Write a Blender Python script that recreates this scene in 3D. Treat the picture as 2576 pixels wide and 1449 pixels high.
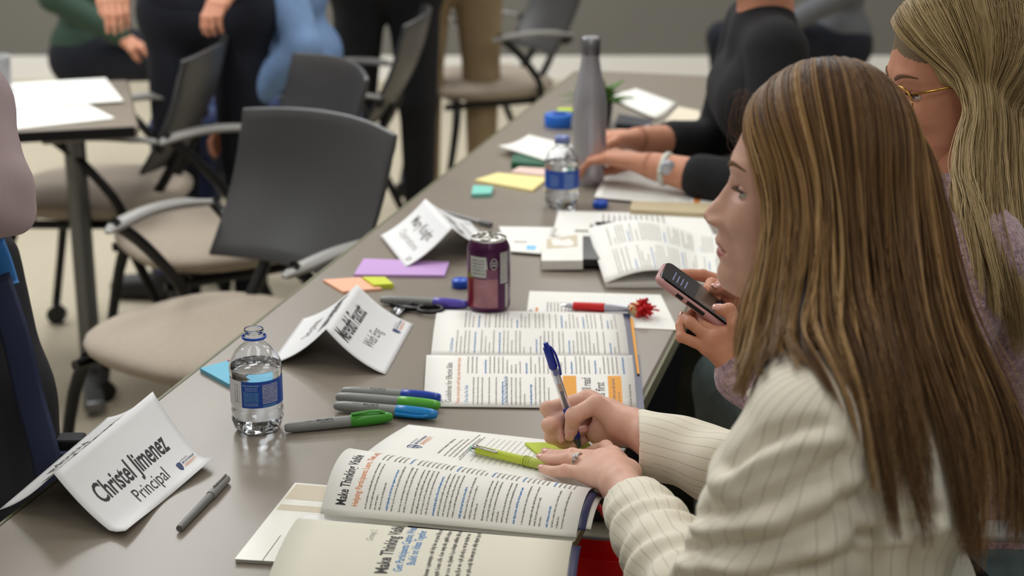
import bpy, math, random
import numpy as np
from mathutils import Vector, Matrix

for _o in list(bpy.data.objects):
    bpy.data.objects.remove(_o)
SC = bpy.context.scene
COL = SC.collection

# ------------------------------------------------------------------ camera
FPX = 4300.0                      # focal length in pixels of a 2576 px wide frame
PITCH = math.atan(1334.5 / FPX)
TZ = 0.74                         # table top height
CAMH = math.cos(PITCH) / 1.165    # camera height over the table
cam_d = bpy.data.cameras.new('camera')
cam_d.sensor_width = 36.0
cam_d.lens = FPX / 2576.0 * 36.0
cam_d.dof.use_dof = True
cam_d.dof.focus_distance = 2.02
cam_d.dof.aperture_fstop = 4.6
cam_d.clip_start = 0.05
cam = bpy.data.objects.new('camera', cam_d)
COL.objects.link(cam)
cam.location = (0, 0, TZ + CAMH)
cam.rotation_euler = (math.pi / 2 - PITCH, 0, 0)
SC.camera = cam

# ------------------------------------------------------------------ world, exposure, lights
SC.view_settings.view_transform = 'Standard'
SC.view_settings.look = 'None'
SC.view_settings.gamma = 1.0
SC.view_settings.use_curve_mapping = False
SC.view_settings.exposure = 0.0
w = bpy.data.worlds.new('world'); SC.world = w; w.use_nodes = True
w.node_tree.nodes['Background'].inputs[0].default_value = (0.86, 0.93, 1.0, 1)
w.node_tree.nodes['Background'].inputs[1].default_value = 0.03

CEIL = 2.85
PANELS = [(x, y) for y in (-0.6, 1.5, 3.6, 5.7, 7.4) for x in (-3.0, -1.3, 0.4, 2.1, 3.8)]
def area_light(name, loc, size, energy, color=(.955, .97, .985), rot=(0, 0, 0)):
    l = bpy.data.lights.new(name, 'AREA'); l.shape = 'RECTANGLE'
    l.size, l.size_y = size; l.energy = energy; l.color = color
    o = bpy.data.objects.new(name, l); COL.objects.link(o)
    o.location = loc; o.rotation_euler = rot
    return o
for i, (x, y) in enumerate(PANELS):
    e = {-0.6: .9, 1.5: .8, 3.6: 16.0, 5.7: 17.5, 7.4: 16.0}[y]
    e = {(0.4, 1.5): 5.5, (0.4, -0.6): 12.0}[(x, y)] if (x, y) in ((0.4, 1.5), (0.4, -0.6)) else e * {-3.0: 1.75, -1.3: 1.65, 0.4: .75, 2.1: .45, 3.8: .35}[x]
    area_light('ceiling_panel_light', (x, y, CEIL - 0.03), (0.55, 1.15), e)

# ------------------------------------------------------------------ unprojection helpers (design aid: where things stand)
cP, sP = math.cos(PITCH), math.sin(PITCH)
def T(px, py, h=0.0):
    """point at height h above the table top seen at pixel px,py"""
    dx, dz = (px - 1288) / FPX, -(py - 724.5) / FPX
    wv = np.array([dx, cP + sP * dz, -sP + cP * dz])
    return wv * ((h - CAMH) / wv[2]) + np.array([0, 0, TZ + CAMH])
def D(px, py, d):
    """point at camera depth d seen at pixel px,py"""
    x = (px - 1288) / FPX * d; v = -(py - 724.5) / FPX * d
    return np.array([x, d * cP + v * sP, TZ + CAMH - d * sP + v * cP])
def PX(p):
    x, y, z = p; z = z - TZ - CAMH
    zc = y * cP - z * sP; u = y * sP + z * cP
    return (1288 + FPX * x / zc, 724.5 - FPX * u / zc)

# ------------------------------------------------------------------ materials
def lin(c):
    return tuple(((v / 255.0) / 12.92 if v / 255.0 <= 0.04045 else ((v / 255.0 + 0.055) / 1.055) ** 2.4) for v in c)
MATS = {}
def mat(name, rgb, rough=0.5, metal=0.0, spec=0.5, noise=None, bump=None, coat=0.0, sss=0.0, trans=0.0, ior=1.45, emit=0.0, attr=None, sheen=0.0):
    """rgb in sRGB 0-255; noise=(scale, amount), bump=(scale, strength, distance)"""
    if name in MATS: return MATS[name]
    m = bpy.data.materials.new(name); m.use_nodes = True
    nt = m.node_tree; b = nt.nodes['Principled BSDF']
    c = lin(rgb)
    b.inputs['Base Color'].default_value = (*c, 1)
    b.inputs['Roughness'].default_value = rough
    b.inputs['Metallic'].default_value = metal
    b.inputs['Specular IOR Level'].default_value = spec
    b.inputs['IOR'].default_value = ior
    b.inputs['Coat Weight'].default_value = coat
    b.inputs['Transmission Weight'].default_value = trans
    b.inputs['Sheen Weight'].default_value = sheen
    if sss:
        b.inputs['Subsurface Weight'].default_value = sss
        b.inputs['Subsurface Radius'].default_value = (0.012, 0.005, 0.003)
        b.inputs['Subsurface Scale'].default_value = 0.35
    if emit:
        b.inputs['Emission Color'].default_value = (*c, 1); b.inputs['Emission Strength'].default_value = emit
    tc = nt.nodes.new('ShaderNodeTexCoord')
    if attr:
        a = nt.nodes.new('ShaderNodeAttribute'); a.attribute_name = attr
        nt.links.new(a.outputs['Color'], b.inputs['Base Color'])
    elif noise:
        n = nt.nodes.new('ShaderNodeTexNoise'); n.inputs['Scale'].default_value = noise[0]; n.inputs['Detail'].default_value = 5
        nt.links.new(tc.outputs['Object'], n.inputs['Vector'])
        r = nt.nodes.new('ShaderNodeValToRGB'); k = noise[1]
        r.color_ramp.elements[0].position = 0.3; r.color_ramp.elements[1].position = 0.7
        r.color_ramp.elements[0].color = (*[v * (1 - k) for v in c], 1)
        r.color_ramp.elements[1].color = (*[min(1, v * (1 + k)) for v in c], 1)
        nt.links.new(n.outputs['Fac'], r.inputs['Fac']); nt.links.new(r.outputs['Color'], b.inputs['Base Color'])
    if bump:
        n2 = nt.nodes.new('ShaderNodeTexNoise'); n2.inputs['Scale'].default_value = bump[0]; n2.inputs['Detail'].default_value = 4
        nt.links.new(tc.outputs['Object'], n2.inputs['Vector'])
        bp = nt.nodes.new('ShaderNodeBump'); bp.inputs['Strength'].default_value = bump[1]; bp.inputs['Distance'].default_value = bump[2]
        nt.links.new(n2.outputs['Fac'], bp.inputs['Height']); nt.links.new(bp.outputs['Normal'], b.inputs['Normal'])
    MATS[name] = m
    return m

# ------------------------------------------------------------------ object helpers
def origin(o):
    v = np.zeros(3)
    while o is not None:
        v += np.array(o.location); o = o.parent
    return v
def tagp(o, label=None, cat=None, group=None, kind=None):
    for k, v in (('label', label), ('category', cat), ('group', group), ('kind', kind)):
        if v: o[k] = v
    return o
def thing(name, label, cat, loc=(0, 0, 0), group=None):
    o = bpy.data.objects.new(name, None); COL.objects.link(o)
    o.location = [float(v) for v in loc]; o.empty_display_size = 0.05
    return tagp(o, label, cat, group)
def mk(name, pieces, parent=None, smooth=True, loc=None, attrs=None, sharp=None, uv=None):
    """one mesh object. pieces = [(verts, faces, material), ...] in world coordinates (or in local ones when nothing is placed yet)"""
    me = bpy.data.meshes.new(name)
    V, Fc, MI, mats, off = [], [], [], [], 0
    for v, f, m in pieces:
        v = np.asarray(v, float).reshape(-1, 3)
        if m not in mats: mats.append(m)
        k = mats.index(m)
        V.append(v)
        if isinstance(f, np.ndarray): Fc.extend((f + off).tolist())
        else: Fc.extend([[i + off for i in q] for q in f])
        MI.extend([k] * len(f)); off += len(v)
    V = np.concatenate(V) if V else np.zeros((0, 3))
    if loc is None and parent is not None: org = origin(parent)
    elif loc is not None: org = np.array(loc, float)
    else: org = np.zeros(3)
    if parent is None and loc is None and len(V):
        org = np.array([V[:, 0].mean(), V[:, 1].mean(), V[:, 2].min()])
    me.from_pydata((V - org).tolist(), [], Fc)
    for m in mats: me.materials.append(m)
    me.polygons.foreach_set('material_index', MI)
    me.polygons.foreach_set('use_smooth', [smooth] * len(MI))
    if attrs:
        for an, (typ, data) in attrs.items():
            a = me.attributes.new(an, typ, 'POINT')
            if typ == 'FLOAT': a.data.foreach_set('value', np.asarray(data, float).ravel())
            elif typ == 'FLOAT_COLOR': a.data.foreach_set('color', np.asarray(data, float).ravel())
    if smooth and sharp is not None:
        me.set_sharp_from_angle(angle=math.radians(sharp))
    me.update()
    o = bpy.data.objects.new(name, me); COL.objects.link(o)
    if parent is not None: o.parent = parent
    else: o.location = org.tolist()
    return o
def grid_faces(nu, nv, cu=False, cv=False):
    """quads of a nu x nv vertex grid (index i*nv+j)"""
    a = []
    for i in range(nu if cu else nu - 1):
        for j in range(nv if cv else nv - 1):
            i2, j2 = (i + 1) % nu, (j + 1) % nv
            a.append((i * nv + j, i2 * nv + j, i2 * nv + j2, i * nv + j2))
    return a
def lathe(prof, n=32, c=(0, 0, 0), cap=False, wob=None):
    """prof [(r,z)...] around the z axis at c"""
    ang = np.linspace(0, 2 * math.pi, n, endpoint=False)
    v = []
    for r, z in prof:
        rr = np.full(n, r) if wob is None else np.array([r * wob(a, z) for a in ang])
        v.append(np.stack([c[0] + rr * np.cos(ang), c[1] + rr * np.sin(ang), np.full(n, c[2] + z)], 1))
    v = np.concatenate(v); f = [(q[3], q[2], q[1], q[0]) for q in grid_faces(len(prof), n, cv=True)]
    f = [tuple(reversed(q)) for q in f]
    f = [(i * n + j, i * n + (j + 1) % n, (i + 1) * n + (j + 1) % n, (i + 1) * n + j) for i in range(len(prof) - 1) for j in range(n)]
    if cap:
        f = list(f) + [tuple(range(n))[::-1], tuple((len(prof) - 1) * n + j for j in range(n))]
    return v, f
def unit(v):
    v = np.asarray(v, float); return v / (np.linalg.norm(v) + 1e-12)
def frames(path, up=(0, 0, 1)):
    path = np.asarray(path, float); n = len(path)
    t = np.gradient(path, axis=0); t /= np.linalg.norm(t, axis=1)[:, None] + 1e-12
    N = np.zeros_like(t); u = np.array(up, float)
    u = u - t[0] * (u @ t[0])
    if np.linalg.norm(u) < 1e-3: u = np.array([1., 0, 0]) - t[0] * t[0][0]
    u = unit(u)
    for i in range(n):
        u = unit(u - t[i] * (u @ t[i])); N[i] = u
    return t, N, np.cross(t, N)
def catmull(P, n):
    """resample points (k,d) to n samples with Catmull-Rom"""
    P = np.asarray(P, float); k = len(P)
    s = np.linspace(0, k - 1, n); i = np.clip(s.astype(int), 0, k - 2); f = (s - i)[:, None]
    if P.ndim == 3: f = f[:, :, None]
    p0, p1, p2, p3 = P[np.clip(i - 1, 0, k - 1)], P[i], P[i + 1], P[np.clip(i + 2, 0, k - 1)]
    return 0.5 * (2 * p1 + (p2 - p0) * f + (2 * p0 - 5 * p1 + 4 * p2 - p3) * f ** 2 + (-p0 + 3 * p1 - 3 * p2 + p3) * f ** 3)
def tube(path, rad, n=10, up=(0, 0, 1), cap=True, flat=1.0, rsm=False):
    """swept tube, rad scalar or list; flat = thickness along the frame normal relative to the width"""
    path = np.asarray(path, float)
    t, N, B = frames(path, up)
    r = np.full(len(path), rad) if np.isscalar(rad) else np.asarray(rad, float)
    a = np.linspace(0, 2 * math.pi, n, endpoint=False)
    v = (path[:, None, :] + r[:, None, None] * (np.cos(a)[None, :, None] * N[:, None, :] * flat + np.sin(a)[None, :, None] * B[:, None, :])).reshape(-1, 3)
    f = grid_faces(len(path), n, cv=True)
    f = [tuple(reversed(q)) for q in f]
    if cap: f += [tuple(range(n)), tuple(reversed([(len(path) - 1) * n + j for j in range(n)]))]
    f = [tuple(reversed(q)) for q in f]
    return v, f
def box(c, s, R=None):
    """c centre, s full sizes, R 3x3 columns = axes"""
    v = np.array([[x, y, z] for x in (-.5, .5) for y in (-.5, .5) for z in (-.5, .5)]) * np.array(s)
    if R is not None: v = v @ np.asarray(R).T
    return v + np.array(c), [(0, 1, 3, 2), (4, 6, 7, 5), (0, 4, 5, 1), (2, 3, 7, 6), (0, 2, 6, 4), (1, 5, 7, 3)]
def rbox(c, s, r, R=None, n=4):
    """rounded-corner slab: rounded in its local xy outline, small edge rounding in z"""
    sx, sy, sz = s[0] / 2, s[1] / 2, s[2] / 2
    e = min(sz * 0.6, r * 0.4)
    out = []
    for z, ins in ((-sz, e), (-sz + e, 0), (sz - e, 0), (sz, e)):
        for qx, qy, a0 in ((1, 1, 0), (-1, 1, 90), (-1, -1, 180), (1, -1, 270)):
            for k in range(n + 1):
                a = math.radians(a0 + 90 * k / n)
                rr = max(r - ins, 1e-5)
                out.append((qx * (sx - r) + rr * math.cos(a), qy * (sy - r) + rr * math.sin(a), z))
    m = 4 * (n + 1); v = np.array(out)
    f = [(i * m + j, i * m + (j + 1) % m, (i + 1) * m + (j + 1) % m, (i + 1) * m + j) for i in range(3) for j in range(m)]
    f += [tuple(reversed(range(m))), tuple(3 * m + j for j in range(m))]
    if R is not None: v = v @ np.asarray(R).T
    return v + np.array(c), f
def axes(x, up=(0, 0, 1)):
    """columns: x along, y, z~up"""
    x = unit(x); z = np.array(up, float); z = unit(z - x * (z @ x)); y = np.cross(z, x)
    return np.stack([x, y, z], 1)
def ellipsoid(c, r, R=None, n=16, m=12):
    v = []
    for i in range(m + 1):
        th = math.pi * i / m
        for j in range(n):
            ph = 2 * math.pi * j / n
            v.append((math.sin(th) * math.cos(ph) * r[0], math.sin(th) * math.sin(ph) * r[1], -math.cos(th) * r[2]))
    v = np.array(v)
    if R is not None: v = v @ np.asarray(R).T
    return v + np.array(c), [(i * n + j, i * n + (j + 1) % n, (i + 1) * n + (j + 1) % n, (i + 1) * n + j) for i in range(m) for j in range(n)]

# ------------------------------------------------------------------ text
_TC = {}
def text(s, bold=0.0, sx=1.0, shear=0.0):
    """flat letters, cap height 1, start at x=0: (verts2d, faces, width)"""
    key = (s, bold, sx, shear)
    if key in _TC: return _TC[key]
    c = bpy.data.curves.new('t', 'FONT'); c.body = s; c.offset = bold; c.resolution_u = 3; c.shear = shear
    c.fill_mode = 'FRONT'
    o = bpy.data.objects.new('t', c); COL.objects.link(o)
    me = bpy.data.meshes.new_from_object(o)
    v = np.zeros(len(me.vertices) * 3); me.vertices.foreach_get('co', v); v = v.reshape(-1, 3)[:, :2] / 0.73
    f = [tuple(p.vertices) for p in me.polygons]
    bpy.data.objects.remove(o); bpy.data.curves.remove(c); bpy.data.meshes.remove(me)
    if len(v): v = v - np.array([v[:, 0].min(), 0]); v = v * np.array([sx, 1])
    wd = v[:, 0].max() if len(v) else 0
    _TC[key] = (v, f, wd); return _TC[key]
class Ink:
    """collects printing in page coordinates (u along the line, v up the page), then lays it on a surface function"""
    def __init__(s): s.d = {}
    def add(s, m, v, f):
        V, Fc = s.d.setdefault(m, ([], [])); off = sum(len(q) for q in V)
        V.append(np.asarray(v, float)); Fc.extend([[i + off for i in q] for q in f])
    def text(s, m, st, u, v, h, bold=0.0, sx=1.0, shear=0.0, width=None):
        t, f, wd = text(st, bold, sx, shear)
        k = 1.0 if width is None else width / (wd * h)
        s.add(m, t * h * np.array([k, 1]) + np.array([u, v]), f)
    def rect(s, m, u0, v0, u1, v1, n=1, k=1):
        g = [(u0 + (u1 - u0) * i / n, v0 + (v1 - v0) * j / k) for i in range(n + 1) for j in range(k + 1)]
        s.add(m, g, grid_faces(n + 1, k + 1))
    def greek(s, m, u0, u1, v, h, rng, heavy=0.5):
        """an unreadable line of small print: letter-sized strokes"""
        u = u0; V = []; F_ = []
        while u < u1 - h * .6:
            wl = rng.integers(2, 9)
            for _ in range(wl):
                lw = h * rng.choice([.28, .55, .6, .62]); top = h * rng.choice([.72, .72, .72, 1.05]); bot = -h * rng.choice([0, 0, 0, 0, .28])
                if u + lw > u1: break
                st = min(lw, h * .2 * (1 + heavy * .7)); k = rng.integers(0, 3)
                qs = [(u, bot, u + st, top)]
                if lw > h * .4:
                    if k == 0: qs += [(u + lw - st, 0, u + lw, h * .72), (u, h * .58, u + lw, h * .72)]
                    elif k == 1: qs += [(u, 0, u + lw, h * .13), (u, h * .58, u + lw, h * .72), (u + lw - st, 0, u + lw, h * .72)]
                    else: qs += [(u, h * .3, u + lw, h * .44), (u, 0, u + lw, h * .13)]
                for a, b_, c_, d_ in qs:
                    i0 = len(V); V += [(a, v + b_), (c_, v + b_), (c_, v + d_), (a, v + d_)]; F_.append((i0, i0 + 1, i0 + 2, i0 + 3))
                u += lw + h * .14
            u += h * .35
        if V: s.add(m, V, F_)
    def pieces(s, fn, off=0.00012):
        out = []
        for m, (V, Fc) in s.d.items():
            uv = np.concatenate(V)
            p = fn(uv[:, 0], uv[:, 1]); e = 1e-3
            du = fn(uv[:, 0] + e, uv[:, 1]) - p; dv = fn(uv[:, 0], uv[:, 1] + e) - p
            nn = np.cross(du, dv); nn /= np.linalg.norm(nn, axis=1)[:, None] + 1e-15
            out.append((p + nn * off, Fc, m))
        return out
def sheet(fn, u1, v1, nu, nv, m, thick=0.0, u0=0, v0=0):
    """surface patch fn(u,v) over [u0,u1]x[v0,v1] with a thickness"""
    U, W = np.meshgrid(np.linspace(u0, u1, nu), np.linspace(v0, v1, nv), indexing='ij')
    p = fn(U.ravel(), W.ravel()); f = grid_faces(nu, nv)
    if not thick: return [(p, f, m)]
    e = 1e-3
    du = fn(U.ravel() + e, W.ravel()) - p; dv = fn(U.ravel(), W.ravel() + e) - p
    nn = np.cross(du, dv); nn /= np.linalg.norm(nn, axis=1)[:, None]
    q = p - nn * thick; N = len(p)
    rim = [i * nv for i in range(nu)] + [(nu - 1) * nv + j for j in range(1, nv)] + [i * nv + nv - 1 for i in range(nu - 2, -1, -1)] + [j for j in range(nv - 2, 0, -1)]
    F2 = list(f) + [tuple(i + N for i in reversed(x)) for x in f]
    for a, b_ in zip(rim, rim[1:] + rim[:1]): F2.append((b_, a, a + N, b_ + N))
    return [(np.concatenate([p, q]), F2, m)]
def quad_fn(A, B, C, Dd, W, L):
    """flat page: A=(u0,v0) B=(u=W,v0) C=(W,L) D=(0,L)"""
    A, B, C, Dd = map(np.array, (A, B, C, Dd))
    def fn(u, v):
        a = (np.asarray(u) / W)[:, None]; b_ = (np.asarray(v) / L)[:, None]
        return A * (1 - a) * (1 - b_) + B * a * (1 - b_) + C * a * b_ + Dd * (1 - a) * b_
    return fn

# ------------------------------------------------------------------ signed distance modelling (organic shapes)
class Sdf:
    def __init__(s, lo, hi, res):
        s.lo = np.array(lo, float); s.res = res
        s.n = np.ceil((np.array(hi) - s.lo) / res).astype(int) + 1
        ax = [s.lo[i] + np.arange(s.n[i]) * res for i in range(3)]
        s.X, s.Y, s.Z = (a.astype(np.float32) for a in np.meshgrid(*ax, indexing='ij'))
        s.F = np.full(s.X.shape, 1.0, np.float32)
    def _sub(s, lo, hi, pad):
        i0 = np.clip(np.floor((lo - pad - s.lo) / s.res).astype(int), 0, s.n - 1); i1 = np.clip(np.ceil((hi + pad - s.lo) / s.res).astype(int) + 1, 1, s.n)
        return tuple(slice(a, b_) for a, b_ in zip(i0, i1))
    def _mix(s, sl, d, k, sub=False):
        f = s.F[sl]
        if sub:
            d = -d
            h = np.clip(0.5 + 0.5 * (d - f) / max(k, 1e-6), 0, 1); s.F[sl] = f * (1 - h) + d * h + k * h * (1 - h); return
        h = np.clip(0.5 + 0.5 * (f - d) / max(k, 1e-6), 0, 1)
        s.F[sl] = f * (1 - h) + d * h - k * h * (1 - h)
    def cap(s, a, b_, ra, rb=None, k=0.006, sub=False, flat=None):
        """round cone a-b. flat=(axis, factor): squash along an axis"""
        rb = ra if rb is None else rb
        a, b_ = np.array(a, float), np.array(b_, float); R = max(ra, rb)
        sl = s._sub(np.minimum(a, b_) - R, np.maximum(a, b_) + R, k * 2 + s.res * 3)
        P = np.stack([s.X[sl], s.Y[sl], s.Z[sl]], -1) - a.astype(np.float32)
        ab = b_ - a
        if flat is not None:
            ax, fac = unit(flat[0]).astype(np.float32), flat[1]
            P = P + (P @ ax)[..., None] * ax * (1 / fac - 1); ab = ab + ax * (ab @ ax) * (1 / fac - 1)
        L2 = float(ab @ ab) + 1e-12
        t = np.clip((P @ ab.astype(np.float32)) / L2, 0, 1)
        d = np.sqrt(((P - t[..., None] * ab.astype(np.float32)) ** 2).sum(-1)) - (ra + (rb - ra) * t)
        if flat is not None: d = d * flat[1] ** .5
        s._mix(sl, d, k, sub)
    def chain(s, pts, rad, k=0.006, **kw):
        for i in range(len(pts) - 1): s.cap(pts[i], pts[i + 1], rad[i], rad[i + 1], k, **kw)
    def ell(s, c, r, k=0.006, R=None, sub=False):
        c, r = np.array(c, float), np.array(r, float); m = r.max()
        sl = s._sub(c - m, c + m, k * 2 + s.res * 3)
        P = np.stack([s.X[sl], s.Y[sl], s.Z[sl]], -1) - c.astype(np.float32)
        if R is not None: P = P @ np.asarray(R, np.float32)
        q0 = np.sqrt(((P / r.astype(np.float32)) ** 2).sum(-1)); q1 = np.sqrt(((P / (r * r).astype(np.float32)) ** 2).sum(-1)) + 1e-9
        s._mix(sl, q0 * (q0 - 1) / q1, k, sub)
    def cut(s, p, nrm):
        """remove everything on the side nrm points to"""
        nrm = unit(nrm)
        d = (s.X - p[0]) * nrm[0] + (s.Y - p[1]) * nrm[1] + (s.Z - p[2]) * nrm[2]
        s.F = np.maximum(s.F, d.astype(np.float32))
    def mesh(s, smooth=2):
        """naive surface nets"""
        F = s.F.copy(); F[0] = F[-1] = 1; F[:, 0] = F[:, -1] = 1; F[:, :, 0] = F[:, :, -1] = 1
        S = F < 0
        c = [S[a:S.shape[0] - 1 + a, b_:S.shape[1] - 1 + b_, d:S.shape[2] - 1 + d] for a in (0, 1) for b_ in (0, 1) for d in (0, 1)]
        anyc = np.logical_or.reduce(c); allc = np.logical_and.reduce(c)
        I = np.argwhere(anyc & ~allc); idx = np.full(anyc.shape, -1, np.int64); idx[tuple(I.T)] = np.arange(len(I))
        acc = np.zeros((len(I), 3)); cnt = np.zeros(len(I))
        co = np.array([(a, b_, d) for a in (0, 1) for b_ in (0, 1) for d in (0, 1)])
        val = np.stack([F[I[:, 0] + a, I[:, 1] + b_, I[:, 2] + d] for a, b_, d in co], 1)
        for i in range(8):
            for j in range(i + 1, 8):
                if np.abs(co[i] - co[j]).sum() != 1: continue
                va, vb = val[:, i], val[:, j]; m = (va < 0) != (vb < 0)
                t = np.where(m, va / np.where(m, va - vb, 1), 0)
                acc += np.where(m[:, None], co[i] + t[:, None] * (co[j] - co[i]), 0); cnt += m
        V = s.lo + (I + acc / cnt[:, None]) * s.res
        Q = []
        for ax in range(3):
            o1, o2 = [(1, 2), (2, 0), (0, 1)][ax]
            sa = [slice(None)] * 3; sb = [slice(None)] * 3; sa[ax] = slice(0, -1); sb[ax] = slice(1, None)
            A, B = S[tuple(sa)], S[tuple(sb)]
            E = np.argwhere(A != B)
            E = E[(E[:, o1] > 0) & (E[:, o2] > 0)]
            fl = A[tuple(E.T)]
            e1 = np.zeros(3, int); e1[o1] = 1; e2 = np.zeros(3, int); e2[o2] = 1
            q = np.stack([idx[tuple((E - e1 - e2).T)], idx[tuple((E - e2).T)], idx[tuple(E.T)], idx[tuple((E - e1).T)]], 1)
            q[~fl] = q[~fl][:, ::-1]
            Q.append(q[(q >= 0).all(1)])
        Q = np.concatenate(Q)
        for _ in range(smooth):
            a = np.zeros_like(V); n_ = np.zeros(len(V))
            for i in range(4):
                j = (i + 1) % 4
                np.add.at(a, Q[:, i], V[Q[:, j]]); np.add.at(n_, Q[:, i], 1)
                np.add.at(a, Q[:, j], V[Q[:, i]]); np.add.at(n_, Q[:, j], 1)
            V = V * .5 + .5 * a / np.maximum(n_, 1)[:, None]
        return V, Q
def vnormals(V, Q):
    Q = np.asarray(Q)
    fn = np.cross(V[Q[:, 2]] - V[Q[:, 0]], V[Q[:, 3]] - V[Q[:, 1]])
    N = np.zeros_like(V)
    for i in range(4): np.add.at(N, Q[:, i], fn)
    return N / (np.linalg.norm(N, axis=1)[:, None] + 1e-15)
# ================================================================== THE ROOM
M_carpet = mat('carpet', (184, 174, 152), .95, noise=(60, .10), bump=(600, .5, .002), sheen=.2)
M_wall = mat('wall_paint', (112, 110, 104), .8, noise=(3, .03))
M_ceil = mat('ceiling_tile', (150, 148, 143), .9, noise=(40, .04))
M_white = mat('white_paint', (232, 230, 224), .6)
def structure(name, pieces, **k):
    o = mk(name, pieces, smooth=False, **k); o['kind'] = 'structure'; return o
X0, X1, Y0, Y1 = -4.2, 4.6, -2.6, 8.6
structure('floor', [(*box(((X0 + X1) / 2, (Y0 + Y1) / 2, -.05), (X1 - X0, Y1 - Y0, .1)), M_carpet)])
structure('wall_back', [(*box(((X0 + X1) / 2, Y1 + .05, CEIL / 2), (X1 - X0, .1, CEIL)), M_wall)])
structure('wall_left', [(*box((X0 - .05, (Y0 + Y1) / 2, CEIL / 2), (.1, Y1 - Y0, CEIL)), M_wall)])
structure('wall_right', [(*box((X1 + .05, (Y0 + Y1) / 2, CEIL / 2), (.1, Y1 - Y0, CEIL)), M_wall)])
structure('wall_front', [(*box(((X0 + X1) / 2, Y0 - .05, CEIL / 2), (X1 - X0, .1, CEIL)), M_wall)])
structure('ceiling', [(*box(((X0 + X1) / 2, (Y0 + Y1) / 2, CEIL + .05), (X1 - X0, Y1 - Y0, .1)), M_ceil)])
structure('baseboard_back', [(*box(((X0 + X1) / 2, Y1 - .01, .06), (X1 - X0, .018, .12)), M_white)])
M_glow = mat('lamp_diffuser', (255, 250, 240), .5, emit=2.0)
for (x, y) in PANELS:
    t = thing('ceiling_light', 'flat rectangular white ceiling light panel set in the ceiling', 'ceiling light', (x, y, CEIL - .02), 'ceiling light panels')
    fr = [(*box((x + sx * .29, y, CEIL - .01), (.02, 1.2, .02)), M_white) for sx in (-1, 1)] + [(*box((x, y + sy * .59, CEIL - .01), (.56, .02, .02)), M_white) for sy in (-1, 1)]
    mk('frame', fr, t, smooth=False)
    mk('diffuser', [(*box((x, y, CEIL - .004), (.56, 1.16, .004)), M_glow)], t, smooth=False)

# ================================================================== THE LONG TABLE
M_top = mat('table_laminate', (134, 125, 113), .34, spec=.5, noise=(900, .05))
M_edge = mat('table_edge', (112, 112, 84), .5)
M_black = mat('black_plastic', (16, 16, 18), .4)
M_steel = mat('grey_steel', (120, 122, 124), .35, metal=.8)
TA = T(360, 1030)[:2]; TB = T(1290, 300)[:2]
TD = unit(TB - TA); TN = np.array([TD[1], -TD[0]])
def tab(a, b_, z=0.0):
    """table frame: a across from the left edge, b along from the reference point"""
    p = TA + TN * a + TD * b_; return np.array([p[0], p[1], TZ + z])
RT = np.array([[TN[0], TD[0], 0], [TN[1], TD[1], 0], [0, 0, 1]])
def long_table(b0, b1, label, a0=0.0, a1=.63):
    L = b1 - b0; cx = (a0 + a1) / 2
    t = thing('training_table', label, 'table', tab(cx, (b0 + b1) / 2, -TZ), 'tables in the room')
    mk('tabletop', [(*rbox(tab(cx, (b0 + b1) / 2, -.0125), (a1 - a0 - .004, L - .002, .025), .012, RT), M_top)], t, sharp=30)
    e = [(*box(tab(a, (b0 + b1) / 2, -.0125), (.004, L - .02, .021), RT), M_edge) for a in (a0 + .0005, a1 - .0005)]
    mk('edge_band', e, t, smooth=False)
    for b_ in (b0 + .22, (b0 + b1) / 2 + .35, b1 - .22):
        l = mk('leg', [(*tube([tab(cx, b_, -.03), tab(cx, b_, -TZ + .05)], .028, 14), M_steel),
                       (*box(tab(cx, b_, -.035), (.42, .06, .02), RT), M_black),
                       (*rbox(tab(cx, b_, -TZ + .045), (.52, .05, .03), .012, RT), M_steel)], t, sharp=40)
        for s in (-1, 1):
            c = tab(cx + s * .24, b_, -TZ + .026)
            mk('caster', [(*tube([c - RT[:, 1] * .012, c + RT[:, 1] * .012], .026, 16), M_black)], l, sharp=40)
    return t
long_table(-1.05, 2.65, 'long grey laminate table carrying the booklets, name cards, bottles and soda can')

# ================================================================== PRINTING INKS AND PAPERS
M_paper = mat('white_paper', (236, 235, 229), .75, bump=(900, .08, .0004))
M_cream = mat('cream_paper', (226, 214, 178), .75)
M_glossy = mat('glossy_paper', (226, 225, 214), .28, noise=(14, .04))
K_black = mat('ink_black', (32, 30, 32), .6); K_grey = mat('ink_grey', (88, 86, 82), .7); K_text = mat('ink_text', (112, 110, 102), .7); K_soft = mat('ink_soft_grey', (150, 148, 140), .7)
K_blue = mat('ink_blue', (58, 128, 190), .7); K_orange = mat('ink_orange', (222, 130, 62), .7); K_navy = mat('ink_navy', (42, 60, 104), .6)
K_gold = mat('ink_gold', (226, 156, 44), .6); K_white = mat('ink_white', (240, 240, 240), .6); K_rule = mat('ink_rule', (120, 118, 116), .7)
K_sky = mat('ink_sky', (132, 196, 236), .6); K_pic = mat('ink_picture_beige', (206, 194, 170), .5)
M_navy = mat('navy_cover', (52, 56, 92), .35)
RNG = np.random.default_rng(7)

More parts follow.
